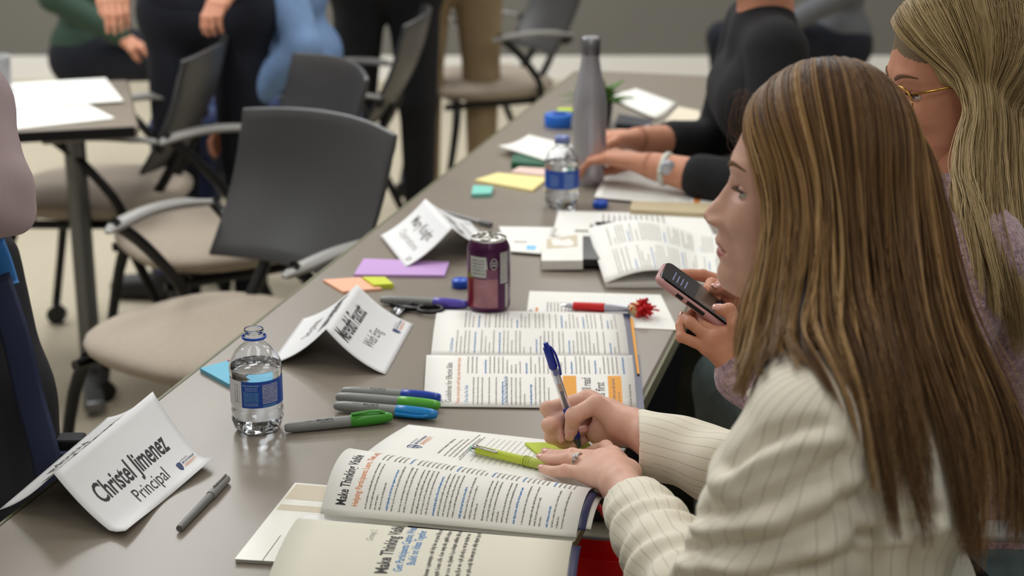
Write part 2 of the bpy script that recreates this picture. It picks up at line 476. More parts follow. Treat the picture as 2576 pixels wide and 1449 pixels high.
def logo(ink, u, v, h):
    """university crest: shield with the letters and three lines of text to its right"""
    sh = [(0, 1), (.12, 1.04), (.5, 1.12), (.88, 1.04), (1, 1), (1, .5), (.86, .2), (.5, -.1), (.14, .2), (0, .5)]
    ink.add(K_navy, np.array(sh) * h * .95 + np.array([u, v]), [tuple(range(len(sh)))])
    ink2 = [(.0, .5), (.5, .42), (1, .5), (1, .45), (.5, .36), (0, .45)]
    ink.add(K_white, np.array(ink2) * h * .95 + np.array([u, v]), [(0, 1, 4, 5), (1, 2, 3, 4)])
    ink.text(K_white, 'ESOP', u + h * .07, v + h * .62, h * .3, .02, width=h * .8)
    ink.add(K_white, np.array([(.3, .3), (.5, .02), (.7, .3), (.62, .3), (.5, .14), (.38, .3)]) * h + np.array([u, v]), [(0, 1, 4, 5), (1, 2, 3, 4)])
    ink.text(K_navy, 'BUTLER SCHOOL', u + h * 1.15, v + h * .92, h * .17, width=h * 1.6)
    ink.text(K_navy, 'EMPLOYEE OWNERSHIP', u + h * 1.15, v + h * .55, h * .26, .01, width=h * 2.7)
    ink.text(K_orange, 'UNIVERSITY', u + h * 1.15, v + h * .08, h * .38, width=h * 2.7)

def name_tent(label, fb1, fb2, r1, r2, hr, lines, curl=0.0, sag=.32, back_scale=1.0, logo_at=None):
    """folded card: front-bottom corners, ridge corners (world), text facing the front side"""
    fb1, fb2, r1, r2 = map(np.array, (fb1, fb2, r1, r2))
    W = np.linalg.norm(r2 - r1); L = .5 * (np.linalg.norm(r1 - fb1) + np.linalg.norm(r2 - fb2))
    d1 = (r1 - fb1) * [1, 1, 0]; d2 = (r2 - fb2) * [1, 1, 0]
    bb1 = fb1 + 2 * d1 * back_scale; bb2 = fb2 + 2 * d2 * back_scale; bb1[2] = fb1[2]; bb2[2] = fb2[2]
    hh = r1[2] - fb1[2]
    def fnf(lo1, lo2, curl=curl):
        def fn(u, v):
            a = (np.asarray(u) / W)[:, None]; s = (np.asarray(v) / L)[:, None]
            p = (lo1 * (1 - a) + lo2 * a) * (1 - s) + (r1 * (1 - a) + r2 * a) * s
            p = p.copy(); dz = -sag * hh * (4 * s * (1 - s))[:, 0] * .42
            p[:, 2] += dz
            if curl:
                k = np.clip((.16 - s[:, 0]) / .16, 0, 1) ** 1.6 * (0.55 + .45 * np.cos(6.3 * a[:, 0]))
                p[:, 2] += curl * k; q = (lo1 - r1) * [1, 1, 0]; p[:, :2] += (unit(q)[:2])[None] * (curl * .9 * k)[:, None]
            return p
        return fn
    front, back = fnf(fb1, fb2), fnf(bb1, bb2, 0)
    ink = Ink()
    for (st, u, v, h, bold, wd, m) in lines: ink.text(m, st, u, v, h, bold, width=wd)
    if logo_at: logo(ink, *logo_at)
    pc = sheet(front, W, L, 20, 14, M_card, .0004) + ink.pieces(front, .0002)
    # the reverse side carries the same print, seen upside down from here
    def back2(u, v): return back(W - np.asarray(u), v)
    ib = Ink()
    for (st, u, v, h, bold, wd, m) in lines: ib.text(m, st, u, v, h, bold, width=wd)
    pc += [(p[0], p[1], p[2]) for p in sheet(back2, W, L, 20, 14, M_card, .0004)] + ib.pieces(back2, .0002)
    o = mk('name_tent', pc, loc=(r1 + r2) / 2 * [1, 1, 0] + [0, 0, TZ])
    return tagp(o, label, 'name card', 'folded name cards on the table')
M_card = mat('card_stock', (228, 229, 230), .6)
name_tent('large folded white name card nearest the camera reading Christel Jimenez', T(300, 1352, .001), T(522, 1168, .001), T(135, 1190, .062), T(384, 985, .066), .062,
          [('Christel Jimenez', .032, .050, .0295, .02, .180, K_black), ('Principal', .086, .020, .0215, 0, .084, K_black)], curl=.010, sag=.25, logo_at=(.196, .016, .0125))
name_tent('middle folded white name card beside the open soda can booklet, text in two lines', T(970, 942, .001), T(1040, 815, .001), T(820, 828, .060), T(898, 715, .060), .06,
          [('Meredith Faucett', .022, .072, .025, .02, .135, K_black), ('Web Eng', .058, .038, .019, 0, .075, K_grey)], sag=.35, logo_at=(.155, .012, .014))
_t3 = (T(957, 592, .001), T(1020, 672, .001), T(1070, 500, .060), T(1137, 573, .060))
name_tent('farthest folded white name card, tilted over a purple note pad', T(957, 592, .005), T(1020, 672, .005), T(1070, 500, .060), T(1137, 573, .060), .06,
          [('Mary Knight', .035, .062, .021, .012, .13, K_grey), ('Operations', .04, .032, .016, 0, .12, K_soft), ('ESOP', .17, .01, .012, 0, .018, K_grey)], sag=.3)

# ------------------------------------------------------------------ booklet open at the guidelines page
bk = thing('booklet', 'open white booklet with two text columns and an orange printed box, under the writing hand', 'booklet', T(1330, 900), 'open workshop booklets')
Wp, Lp = .206, .28
def guide_near(u, v):
    b = quad_fn(T(1602, 1027, .003), T(1590, 893, .004), T(1073, 893, .004), T(1066, 1021, .003), Wp, Lp)(u, v)
    b[:, 2] += .006 * np.sin(np.pi * np.clip(np.asarray(u) / Wp, 0, 1)) ** 1; return b
def guide_far(u, v):
    b = quad_fn(T(1583, 897, .004), T(1566, 787, .003), T(1100, 779, .003), T(1084, 894, .004), Wp, Lp)(u, v)
    b[:, 2] += .007 * np.sin(np.pi * np.clip(np.asarray(u) / Wp, 0, 1)); return b
def column(ink, u0, u1, v0, v1, step, h, rng, heads=True, bold_every=9, m=None, hm=None):
    """a column of small print from v0 down to v1, with coloured headings and gaps"""
    v = v0; i = 0; nxt = rng.integers(3, 6)
    while v > v1:
        if heads and i == nxt:
            v -= step * .5
            ink.greek(hm or K_blue, u0, u0 + (u1 - u0) * rng.uniform(.4, .95), v, h * 1.15, rng, 1)
            nxt = i + rng.integers(5, 11)
        else:
            ink.greek((m or K_grey), u0, u0 + (u1 - u0) * (1 if rng.random() < .75 else rng.uniform(.2, .8)), v, h, rng, .9 if rng.random() < 1 / bold_every else .35)
        v -= step; i += 1
        if rng.random() < .14: v -= step * .6
def cover_edge(name, pts, m, parent, h=.003):
    return mk(name, [(*box(pts[0], pts[1], pts[2]), m)], parent, smooth=False)
ik = Ink(); rg = np.random.default_rng(3)
ik.text(K_grey, 'Guidelines for Effective Slides', .012, Lp - .036, .0085, .006, width=.15)
ik.text(K_orange, 'These principles will help make information clearer', .006, Lp - .047, .0055, width=.185)
ik.text(K_blue, '1. One Idea Per Slide', .006, Lp - .058, .005, width=.06)
column(ik, .006, .098, Lp - .066, .112, .0058, .0022, rg, m=K_soft)
ik.text(K_blue, '2. No More Than One Minute Per Slide', .006, Lp - .110, .005, width=.095)
column(ik, .112, .198, Lp - .058, .012, .0058, .0022, rg, m=K_soft)
ik.rect(K_gold, .006, .078, .104, .096, 6, 2)
ik.text(K_black, 'You will read', .008, .059, .013, .01, width=.088)
ik.text(K_black, 'this first', .018, .041, .013, .01, width=.062)
ik.rect(K_gold, .006, .018, .104, .036, 6, 2)
ik.text(K_navy, 'And then you will read this', .014, .027, .0045, .01, width=.08)
ik.text(K_navy, 'Then this one', .014, .021, .0035, 0, width=.034)
ik.text(K_grey, '6 | Employee Ownership University', .004, .006, .0034, width=.07)
mk('page', sheet(guide_near, Wp, Lp, 12, 8, M_paper, .0015) + ik.pieces(guide_near), bk)
ik = Ink()
ik.text(K_blue, '7. Avoid Distractions', .01, Lp - .03, .005, width=.05)
column(ik, .008, .092, Lp - .036, .012, .0058, .0021, rg, m=K_soft, hm=K_blue)
column(ik, .104, .192, Lp - .046, .012, .0058, .0021, rg, m=K_soft)
mk('page', sheet(guide_far, Wp, Lp, 12, 8, M_paper, .0015) + ik.pieces(guide_far), bk)
def q(a, b_, c, d_, m, th=.0015): return sheet(quad_fn(a, b_, c, d_, 1, 1), 1, 1, 2, 2, m, th)
cv = mk('cover', q(T(1621, 1029, .002), T(1608, 893, .002), T(1100, 893, .002), T(1090, 1022, .002), M_navy) + q(T(1600, 897, .0018), T(1584, 787, .0018), T(1120, 782, .0018), T(1110, 894, .0018), M_navy), bk, smooth=False)
mk('page_marker', q(T(1609, 940, .0045), T(1592, 800, .0045), T(1585, 800, .0045), T(1603, 940, .0045), K_gold, .0006), bk, smooth=False)

# ------------------------------------------------------------------ front booklet: facing pages and the form behind them
fb = thing('booklet', 'large open booklet nearest the camera with curling pages reading Make Thinking Visible', 'booklet', T(1130, 1290), 'open workshop booklets')
Wb, Lb = .205, .285
sL, sR, fL, fR = T(806, 1292, .013), T(1449, 1352, .013), T(905, 1150, .008), T(1502, 1247, .008)
def page_b(u, v):
    u = np.asarray(u); s = np.clip(u / Wb, -.02, 1.02)
    # horizontal progress: steep rise at the spine, roll over at the far edge
    b = quad_fn(sR, fR, fL, sL, 1, 1)(s - .10 * np.sin(np.pi * s) * np.cos(np.pi * s) * 0.6, np.asarray(v) / Lb)
    b[:, 2] += .036 * np.sin(np.pi * np.clip(s, 0, 1)) ** .9 * (1 - .25 * (1 - np.asarray(v) / Lb)); return b
ik = Ink()
ik.text(K_black, 'Make Thinking Visible', .014, Lb - .026, .0118, .02, width=.100)
ik.text(K_orange, 'Helping Participants Learn, Think, and Do Better', .014, Lb - .040, .0075, .01, width=.155)
column(ik, .012, .100, Lb - .050, .012, .0054, .0022, rg, m=K_text, bold_every=5)
column(ik, .110, .196, Lb - .050, .012, .0054, .0022, rg, m=K_text, bold_every=6)
mk('page', sheet(page_b, Wb, Lb, 26, 8, M_paper, .0006) + ik.pieces(page_b), fb)
cL, cR, cnL, cnR = T(757, 1291, .022), T(1443, 1352, .014), T(640, 1560, .012), T(1415, 1560, .012)
Wc, Lc = .2, .30
def page_c(u, v):
    u = np.asarray(u); s = np.clip(u / Wc, 0, 1)
    b = quad_fn(cnR, cR, cL, cnL, Wc, Lc)(u, v)
    b[:, 2] += .014 * np.sin(np.pi * np.clip(s, 0, 1)) - .010 * np.clip((s - .9) / .1, 0, 1) ** 2; return b
ik = Ink()
vt = Lc - .118
ik.text(K_soft, 'Group 2', .134, vt + .026, .008, 0, width=.031)
ik.text(K_black, 'Make Thinking Visible', .068, vt, .0135, .03, width=.122)
ik.text(K_blue, 'Get Participants Caption, Write &', .072, vt - .014, .009, .015, width=.118)
ik.text(K_blue, 'Build on Ideas Together', .085, vt - .026, .009, .015, width=.09)
for k, st in enumerate((.190, .186, .192, .180, .187)): ik.greek(K_grey, .06, st, vt - .042 - k * .0105, .0048, rg, .4)
M_beige = mat('aged_page', (222, 219, 202), .7)
mk('page', sheet(page_c, Wc, Lc, 18, 8, M_beige, .0008) + ik.pieces(page_c), fb)
# pages under B and C (block) and navy cover edges
mk('page_block', q(T(1446, 1352, .010), T(1500, 1250, .006), T(915, 1160, .006), T(815, 1292, .010), M_paper, .005), fb, smooth=False)
def cedge(u, v): return page_b(u, np.asarray(v) - .014) - np.array([0, 0, .0035])
mk('cover', sheet(lambda u, v: page_b(u, np.asarray(v) - .008) - np.array([0, 0, .004]), .19, .03, 20, 4, M_navy, .001, .02) +
   sheet(lambda u, v: page_b(u, np.asarray(v) - .013) - np.array([0, 0, .008]), .17, .03, 20, 4, M_glossy, .001, .03) +
   sheet(lambda u, v: page_c(u, np.asarray(v) - .009) - np.array([0, 0, .004]), .192, .03, 12, 4, M_navy, .001), fb)
# the lined feedback form behind
form_q = quad_fn(T(1503, 1262, .0052), T(1573, 1128, .0045), T(1028, 1068, .0045), T(888, 1165, .0052), .21, .28)
def form_fn(u, v):
    b = form_q(u, v); b[:, 2] += .003 * np.sin(np.pi * np.clip(np.asarray(u) / .21, 0, 1)); return b
ik = Ink()
logo(ik, .092, .28 - .052, .017)
ik.text(K_grey, 'Innovations in Presentations - Feedback Form', .085, .28 - .078, .0038, .01, width=.075)
for k, wd in enumerate((.055, .06, .09, .07)): ik.greek(K_soft, .078, .078 + wd + .03, .28 - .087 - k * .006, .0026, rg, .2)
for k in range(23): ik.rect(K_rule, .070, .160 - k * .0070, .186, .1605 - k * .0070, 14)
ik.greek(K_soft, .07, .19, .172, .0026, rg, .2)
o = mk('feedback_form', sheet(form_fn, .21, .28, 10, 10, M_paper, .0009) + ik.pieces(form_fn), loc=T(1250, 1160))
tagp(o, 'white lined form with blue shield crest, lying behind the curling booklet pages under both hands', 'form')
# glossy booklet peeking out on the left
gl = quad_fn(T(980, 1430, .005), T(1060, 1240, .005), T(742, 1214, .005), T(590, 1406, .005), .2, .2)
ik = Ink()
ik.rect(K_pic, .155, .004, .196, .196, 3, 3); ik.rect(K_pic, .125, .01, .14, .196, 3, 3)
ik.rect(K_white, .09, .06, .118, .15); ik.rect(K_soft, .0, .163, .062, .1645); ik.rect(K_white, .03, .07, .075, .155); ik.rect(K_soft, .040, .135, .050, .150); ik.rect(K_soft, .045, .10, .060, .125)
mag = thing('magazine', 'thin glossy pale magazine sticking out left from under the front booklet', 'magazine', T(780, 1320))
mk('front_cover', sheet(gl, .2, .2, 2, 2, M_glossy, .001) + ik.pieces(gl), mag, smooth=False)
mk('pages', q(T(980, 1430, .0038), T(1060, 1240, .0038), T(743, 1214, .0038), T(592, 1406, .0038), M_paper, .0035), mag, smooth=False)

# ------------------------------------------------------------------ loose sheet with the red mop pen
def flat_item(name, label, cat, c, th, h, m, ink=None, W=1, L=1, group=None, bend=0.0):
    """c: four pixel corners u0v0,u1v0,u1v1,u0v1 on the table"""
    f0 = quad_fn(*[T(x, y, h + th) for x, y in c], W, L)
    def fn(u, v):
        b = f0(u, v)
        if bend: b[:, 2] += bend * (np.abs(np.asarray(u) / W - .5) * 2) ** 2 * np.ones(len(b))
        return b
    o = mk(name, sheet(fn, W, L, 10 if bend or ink else 2, 10 if bend or ink else 2, m, th) + (ink.pieces(fn) if ink else []), smooth=bool(bend), loc=np.mean([T(x, y, h) for x, y in c], 0))
    return tagp(o, label, cat, group)
ik = Ink(); ik.rect(K_sky, .03, .225, .06, .229); ik.rect(K_orange, .075, .222, .10, .226); ik.greek(K_navy, .05, .09, .232, .006, rg)
for k in range(9): ik.greek(K_soft, .03, .14, .205 - k * .006, .0028, rg, .1)
for k in range(18): ik.rect(K_sky, .02, .14 - k * .007, .19, .1403 - k * .007)
flat_item('paper_sheet', 'white sheet with crest and faint rules lying under the red mop topped pen', 'paper', [(1706, 830), (1662, 741), (1332, 732), (1322, 812)], .0004, .0005, M_paper, ik, .21, .24)
# pages of the farther open booklet
fb2 = thing('booklet', 'thick open booklet with a curved white page and dark spine, beyond the phone', 'booklet', T(1560, 640), 'open workshop booklets')
M_dark = mat('dark_cover', (36, 38, 40), .35)
def pg2(u, v):
    b = quad_fn(T(1820, 705, .012), T(1812, 590, .012), T(1478, 575, .030), T(1522, 712, .010), .2, .26)(u, v)
    s = np.clip(1 - np.asarray(v) / .26, 0, 1); b[:, 2] += .020 * np.sin(np.pi * np.clip(s * 1.25, 0, 1)) ** 1; return b
ik = Ink(); column(ik, .010, .10, .225, .01, .0062, .0024, rg, m=K_soft); column(ik, .115, .19, .225, .01, .0062, .0024, rg, m=K_soft)
mk('page', sheet(pg2, .2, .26, 10, 20, M_paper, .0006) + ik.pieces(pg2), fb2)
mk('page_block', q(T(1826, 712, .009), T(1812, 595, .009), T(1500, 590, .009), T(1525, 712, .009), M_paper, .008), fb2, smooth=False)
def pg3(u, v):
    b = quad_fn(T(1466, 655, .020), T(1466, 585, .026), T(1362, 600, .018), T(1362, 656, .018), .1, .08)(u, v); return b
ik = Ink(); ik.rect(K_pic, .05, .01, .095, .07)
mk('page', sheet(pg3, .1, .08, 4, 4, M_paper, .016) + ik.pieces(pg3), fb2, smooth=False)
mk('cover', q(T(1530, 660, .003), T(1530, 600, .003), T(1365, 612, .003), T(1365, 668, .003), M_dark, .003) + q(T(1552, 652, .019), T(1520, 600, .024), T(1466, 595, .026), T(1466, 652, .020), M_dark, .012), fb2, smooth=False)
ik = Ink(); ik.rect(K_soft, .03, .17, .05, .19); ik.rect(K_soft, .055, .165, .1, .17)
for k in range(12): ik.greek(K_soft, .08, .19, .15 - k * .008, .003, rg, .2)
flat_item('paper_sheet', 'white printed form behind the thick open booklet with a black pen on it', 'paper', [(1800, 600), (1770, 540), (1405, 530), (1388, 592)], .0006, .001, M_paper, ik, .21, .22)
ik = Ink(); ik.rect(K_sky, .03, .05, .07, .10); ik.rect(K_soft, .09, .10, .10, .16)
flat_item('paper_sheet', 'crumpled white paper with pale blue print behind the soda can', 'paper', [(1362, 644), (1400, 577), (1255, 575), (1285, 638)], .0006, .0005, M_paper, ik, .2, .2, bend=.004)
ik = Ink(); rgx = np.random.default_rng(9)
for k in range(34): ik.greek(K_soft, .008, .19, .29 - k * .0062, .003, rgx, .3)
ik.rect(K_orange, .01, .062, .09, .078); ik.rect(K_orange, .01, .002, .19, .024)
flat_item('booklet', 'printed booklet with orange bars under the forearms in black sleeves', 'booklet', [(1830, 525), (1822, 478), (1530, 420), (1495, 495)], .002, .004, M_paper, ik, .2, .31, 'open workshop booklets')
flat_item('notebook', 'tan covered notebook lying below the booklet with orange bars', 'notebook', [(1800, 538), (1790, 512), (1590, 505), (1585, 527)], .010, .0, mat('tan_board', (190, 174, 140), .6))
flat_item('paper_stack', 'loose white sheets beside the tall metal bottle, over a dark red folder', 'papers', [(1400, 418), (1440, 372), (1330, 345), (1255, 372)], .003, .010, M_paper, None, 1, 1, bend=.006)
flat_item('folder', 'dark red folder under the loose white sheets', 'folder', [(1372, 388), (1400, 372), (1330, 355), (1312, 378)], .006, .0, mat('dark_red', (110, 34, 36), .5))
flat_item('box', 'dark green flat box behind the pink and yellow notes', 'box', [(1384, 414), (1384, 395), (1290, 388), (1286, 408)], .014, .0, mat('dark_green', (26, 92, 66), .5))

# ------------------------------------------------------------------ sticky notes
def note(label, c, th, rgb, h=0.0): return flat_item('sticky_note_pad', label, 'sticky notes', c, th, h, mat('note_%d_%d_%d' % rgb, rgb, .8), group='sticky note pads')
note('light blue square sticky note pad on the table edge behind the near water bottle', [(576, 966), (700, 925), (600, 899), (503, 926)], .006, (120, 190, 216))
note('hot pink sticky note peeking out behind the light blue pad', [(600, 912), (660, 912), (652, 899), (572, 905)], .008, (240, 120, 150))
note('long lilac sticky note pad under the farthest name card', [(890, 690), (1118, 692), (1130, 658), (915, 650)], .005, (196, 158, 214))
note('peach sticky note pad behind the middle name card', [(862, 733), (962, 725), (905, 697), (812, 703)], .004, (244, 184, 154))
note('small yellow green sticky note pad overlapping the peach one', [(940, 716), (990, 714), (968, 696), (912, 696)], .008, (208, 218, 72))
note('large pale yellow note pad in front of the pink note', [(1340, 478), (1380, 446), (1252, 434), (1194, 452)], .005, (242, 226, 158))
note('small teal green sticky note beside the large pale yellow pad', [(1186, 488), (1236, 486), (1240, 468), (1190, 466)], .008, (130, 204, 190))
note('pale pink note pad between the green box and the yellow pad', [(1380, 442), (1386, 420), (1330, 404), (1285, 432)], .006, (228, 200, 190))
note('lime green sticky note pad under the writing hand and pen tip', [(1399, 1180), (1530, 1176), (1480, 1112), (1320, 1113)], .003, (190, 208, 78), .0075)

# ------------------------------------------------------------------ water bottles
M_pet = mat('clear_plastic', (250, 252, 255), .03, trans=1, ior=1.38)
M_water = mat('water', (250, 253, 255), .0, trans=1, ior=1.33)
M_lblue = mat('label_blue', (22, 74, 170), .35); M_bluecap = mat('cap_blue', (30, 84, 196), .35)
K_lt = mat('ink_label_light', (170, 200, 235), .6)
def water_bottle(label, c, closed, yaw, cut=.0):
    t = thing('water_bottle', label, 'water bottle', c, 'small clear water bottles')
    lobes = lambda a, z: 1 - (.10 * (.5 + .5 * math.cos(5 * a)) if z < .006 else (.045 * (.5 + .5 * math.cos(5 * a)) if z < .014 else 0))
    out = [(.0, .004), (.012, .003), (.020, .0005), (.026, .0005), (.0305, .006), (.0325, .013), (.0332, .019), (.0322, .0215), (.0318, .0235), (.0330, .026), (.0332, .031), (.0320, .0335), (.0320, .0355), (.0330, .0385), (.0326, .041), (.0326, .076), (.0332, .079), (.0334, .0855), (.0328, .090), (.0305, .097), (.0250, .106), (.0185, .1125), (.0138, .1165), (.0126, .119), (.0124, .1225), (.0150, .1235), (.0150, .1245), (.0124, .1255), (.0124, .1285), (.0130, .1292), (.0124, .130), (.0124, .1315), (.0130, .1322), (.0124, .133), (.0122, .1355)]
    inn = [(max(r - .0007, 0), z + (.0008 if z < .02 else 0)) for r, z in out][::-1]
    v, f = lathe(out + [(.0119, .1357)] + inn, 60, wob=lobes)
    mk('bottle_body', [(v + np.array(c), f, M_pet)], t)
    lvl = .088
    wp = [(max(r - .0009, 0), z + (.0011 if z < .02 else 0)) for r, z in out if z < lvl] + [(.0322, lvl), (.0, lvl)]
    v, f = lathe(wp, 60, wob=lobes); mk('water', [(v + np.array(c), f, M_water)], t)
    def cyl(u, v_):
        a = yaw + np.asarray(u) / .0331; return np.stack([c[0] + .0331 * np.cos(a), c[1] + .0331 * np.sin(a), c[2] + np.asarray(v_)], 1)
    ik = Ink(); r = np.random.default_rng(5)
    if not closed:
        ik.rect(K_white, -.047, .0405, -.0215, .0755, 6, 1)
        for k in range(20):
            a = -.043 + 0 * k; y = .0465 + k * .0012; ik.rect(K_black, -.033, y, -.0245, y + r.choice([.0003, .0005, .0008]), 2)
        ik.text(K_lt, 'Not For Individual Retail Sale.', -.0195, .0698, .0019, .02, width=.021)
        for k in range(3): ik.greek(K_lt, -.0165, -.004 + .004, .0672 - k * .0019, .0011, r, .1)
        for k in range(8): ik.greek(K_sky, -.019, .001, .0608 - k * .00165, .0010, r, .1)
        ik.text(K_lt, 'CA CASH REFUND', -.0178, .0444, .0026, 0, width=.0165)
        for a in ((-.0186, .0436, -.0004, .0438), (-.0186, .0476, -.0004, .0478), (-.0186, .0436, -.0184, .0478), (-.0006, .0436, -.0004, .0478)): ik.rect(K_lt, *a, n=3)
        for k in range(13): ik.greek(K_white, .0055, .0285, .0700 - k * .0020, .0012, r, .4)
        for k in range(2): ik.greek(K_sky, .0055, .026, .0432 - k * .0020, .0012, r, .1)
        pieces = sheet(cyl, .055, .0755, 36, 2, M_lblue, 0, -.055, .0405)
    else:
        for k in range(10): ik.greek(K_lt, .004, .026, .069 - k * .0028, .0016, r, .3)
        for k in range(8): ik.greek(K_lt, -.024, -.006, .066 - k * .0028, .0014, r, .1)
        pieces = sheet(cyl, .055, .0755, 36, 2, M_lblue, 0, -.055, .0405)
    mk('label', pieces + ik.pieces(cyl, .0002), t)
    v, f = lathe([(.0152, .1200), (.0156, .1203), (.0156, .1228), (.0152, .1232), (.0146, .1232), (.0146, .1200), (.0152, .1200)], 40)
    if closed:
        v, f = lathe([(.0, .1368), (.0135, .1368), (.0142, .136), (.0145, .1245), (.0138, .1245), (.0138, .1355), (0, .1358)][::-1], 40)
        mk('cap', [(v + np.array(c), f, mat('cap_clear_blue', (120, 135, 190), .3))], t)
    else:
        mk('cap_ring', [(v + np.array(c) + [0, 0, .0035], f, M_bluecap)], t)
    return t
cb = T(650, 1079); water_bottle('open water bottle with blue label and no cap, nearest the camera', cb, False, math.atan2(-cb[1], -cb[0]) + .05)
cb = T(1413, 519); water_bottle('capped water bottle with blue label in front of the tall grey metal bottle', cb, True, math.atan2(-cb[1], -cb[0]))
def cap(label, p, r=.0145, h=.013, m=None):
    v, f = lathe([(0, 0), (r, 0), (r, h * .85), (r * .93, h), (0, h)][::1], 24, wob=lambda a, z: 1 + .012 * math.cos(24 * a))
    o = mk('bottle_cap', [(v + p, f, m or M_bluecap)], loc=p); tagp(o, label, 'bottle cap', 'loose blue bottle caps')
cap('loose blue bottle cap just left of the soda can', T(1159, 722)); cap('loose blue bottle cap right of the capped water bottle', T(1510, 522))

# ------------------------------------------------------------------ tall metal bottle
c = T(1481, 462)
M_metal = mat('brushed_pale_metal', (186, 184, 192), .32, metal=.55, noise=(30, .03))
t = thing('metal_bottle', 'tall pale grey tapered metal drinks bottle standing beside the capped water bottle', 'drinks bottle', c)
v, f = lathe([(0, 0), (.026, 0), (.0285, .003), (.0305, .01), (.0325, .02), (.0338, .06), (.0340, .15), (.0335, .165), (.031, .185), (.027, .205), (.022, .228), (.0185, .25), (.018, .262), (0, .262)], 48)
mk('bottle_body', [(v + c, f, M_metal)], t, sharp=50)
v, f = lathe([(0, .262), (.0195, .262), (.0195, .292), (.017, .296), (0, .296)], 32); mk('lid', [(v + c, f, mat('lid_grey', (150, 150, 156), .3, metal=.9))], t, sharp=40)

# ------------------------------------------------------------------ soda can
c = T(1230, 781)
t = thing('soda_can', 'purple soda can with white printed panels beside the open booklet', 'soda can', c)
M_can = mat('can_purple', (72, 26, 66), .28, metal=.35, noise=(18, .25)); M_alu = mat('aluminium', (205, 205, 200), .22, metal=.95)
M_canred = mat('can_red', (120, 24, 40), .3, metal=.3); M_canpink = mat('can_pink', (150, 104, 112), .35, metal=.3, noise=(40, .2)); M_canlab = mat('can_label', (176, 178, 172), .5)
v, f = lathe([(.024, .0), (.026, .002), (.0325, .009), (.0333, .014), (.0333, .100), (.0325, .105), (.0275, .1155), (.0270, .1165)], 56)
mk('can_body', [(v + c, f, M_can)], t)
v, f = lathe([(.0, .1145), (.022, .1145), (.0235, .1128), (.0250, .1150), (.0262, .1190), (.0272, .1200), (.0278, .1190), (.0276, .1160), (.0268, .1150)], 48)
rg0, fr0 = tube([np.array([.004 * math.cos(a) * 1.6 - .003, .0085 * math.sin(a), .1162]) for a in np.linspace(0, 2 * math.pi, 20)], .0012, 6)
mk('can_top', [(v + c, f, M_alu)], t)
mk('pull_tab', [(rg0 + c, fr0, M_alu), (*ellipsoid(c + [-.008, 0, .1158], (.006, .007, .0007)), M_alu)], t)
def canf(u, v_):
    a = math.atan2(-c[1], -c[0]) + np.asarray(u) / .0335; return np.stack([c[0] + .0335 * np.cos(a), c[1] + .0335 * np.sin(a), c[2] + np.asarray(v_)], 1)
ik = Ink(); r = np.random.default_rng(2)
ik.rect(M_canred, -.045, .012, -.026, .06, 6); ik.rect(mat('can_green', (110, 112, 40), .4), -.045, .058, -.026, .066, 4)
ik.rect(M_canpink, -.026, .014, .014, .060, 10); ik.rect(mat('can_mauve', (112, 66, 88), .35, metal=.3), -.004, .06, .014, .076, 6)
ik.add(M_canlab, [(-.030, .0625), (-.026 + .026, .0625), (-.004, .096), (-.030, .096)], [(0, 1, 2, 3)][:0])
for k in range(8):
    a0, a1 = -.032 + k * .004, -.028 + k * .004
    ik.add(M_canlab, [(a0, .0625), (a1, .0625), (a1 - (.004 if k == 7 else 0), .095), (a0, .095)], [(0, 1, 2, 3)])
for k in range(5): ik.greek(K_grey, -.028, -.006, .088 - k * .0052, .003, r, .2)
ik.rect(M_canlab, .0185, .052, .0335, .108 - .007, 6)
for k in range(13): ik.greek(K_black if k < 3 else K_grey, .020, .033, .098 - k * .0035, .0018, r, .6)
ik.rect(M_canlab, .028, .012, .034, .05, 3)
for a in np.linspace(0, 2 * math.pi, 24, endpoint=False):
    b_ = a + 2 * math.pi / 24
    ik.add(M_canlab, [(.008 + .0058 * math.cos(a), .084 + .009 * math.sin(a)), (.008 + .0058 * math.cos(b_), .084 + .009 * math.sin(b_)), (.008 + .0048 * math.cos(b_), .084 + .0078 * math.sin(b_)), (.008 + .0048 * math.cos(a), .084 + .0078 * math.sin(a))], [(0, 1, 2, 3)])
ik.rect(M_canlab, .0045, .081, .0115, .083, 2); ik.rect(M_canlab, .0045, .0855, .0115, .0870, 2)
mk('printed_panel', ik.pieces(canf, .0003), t)

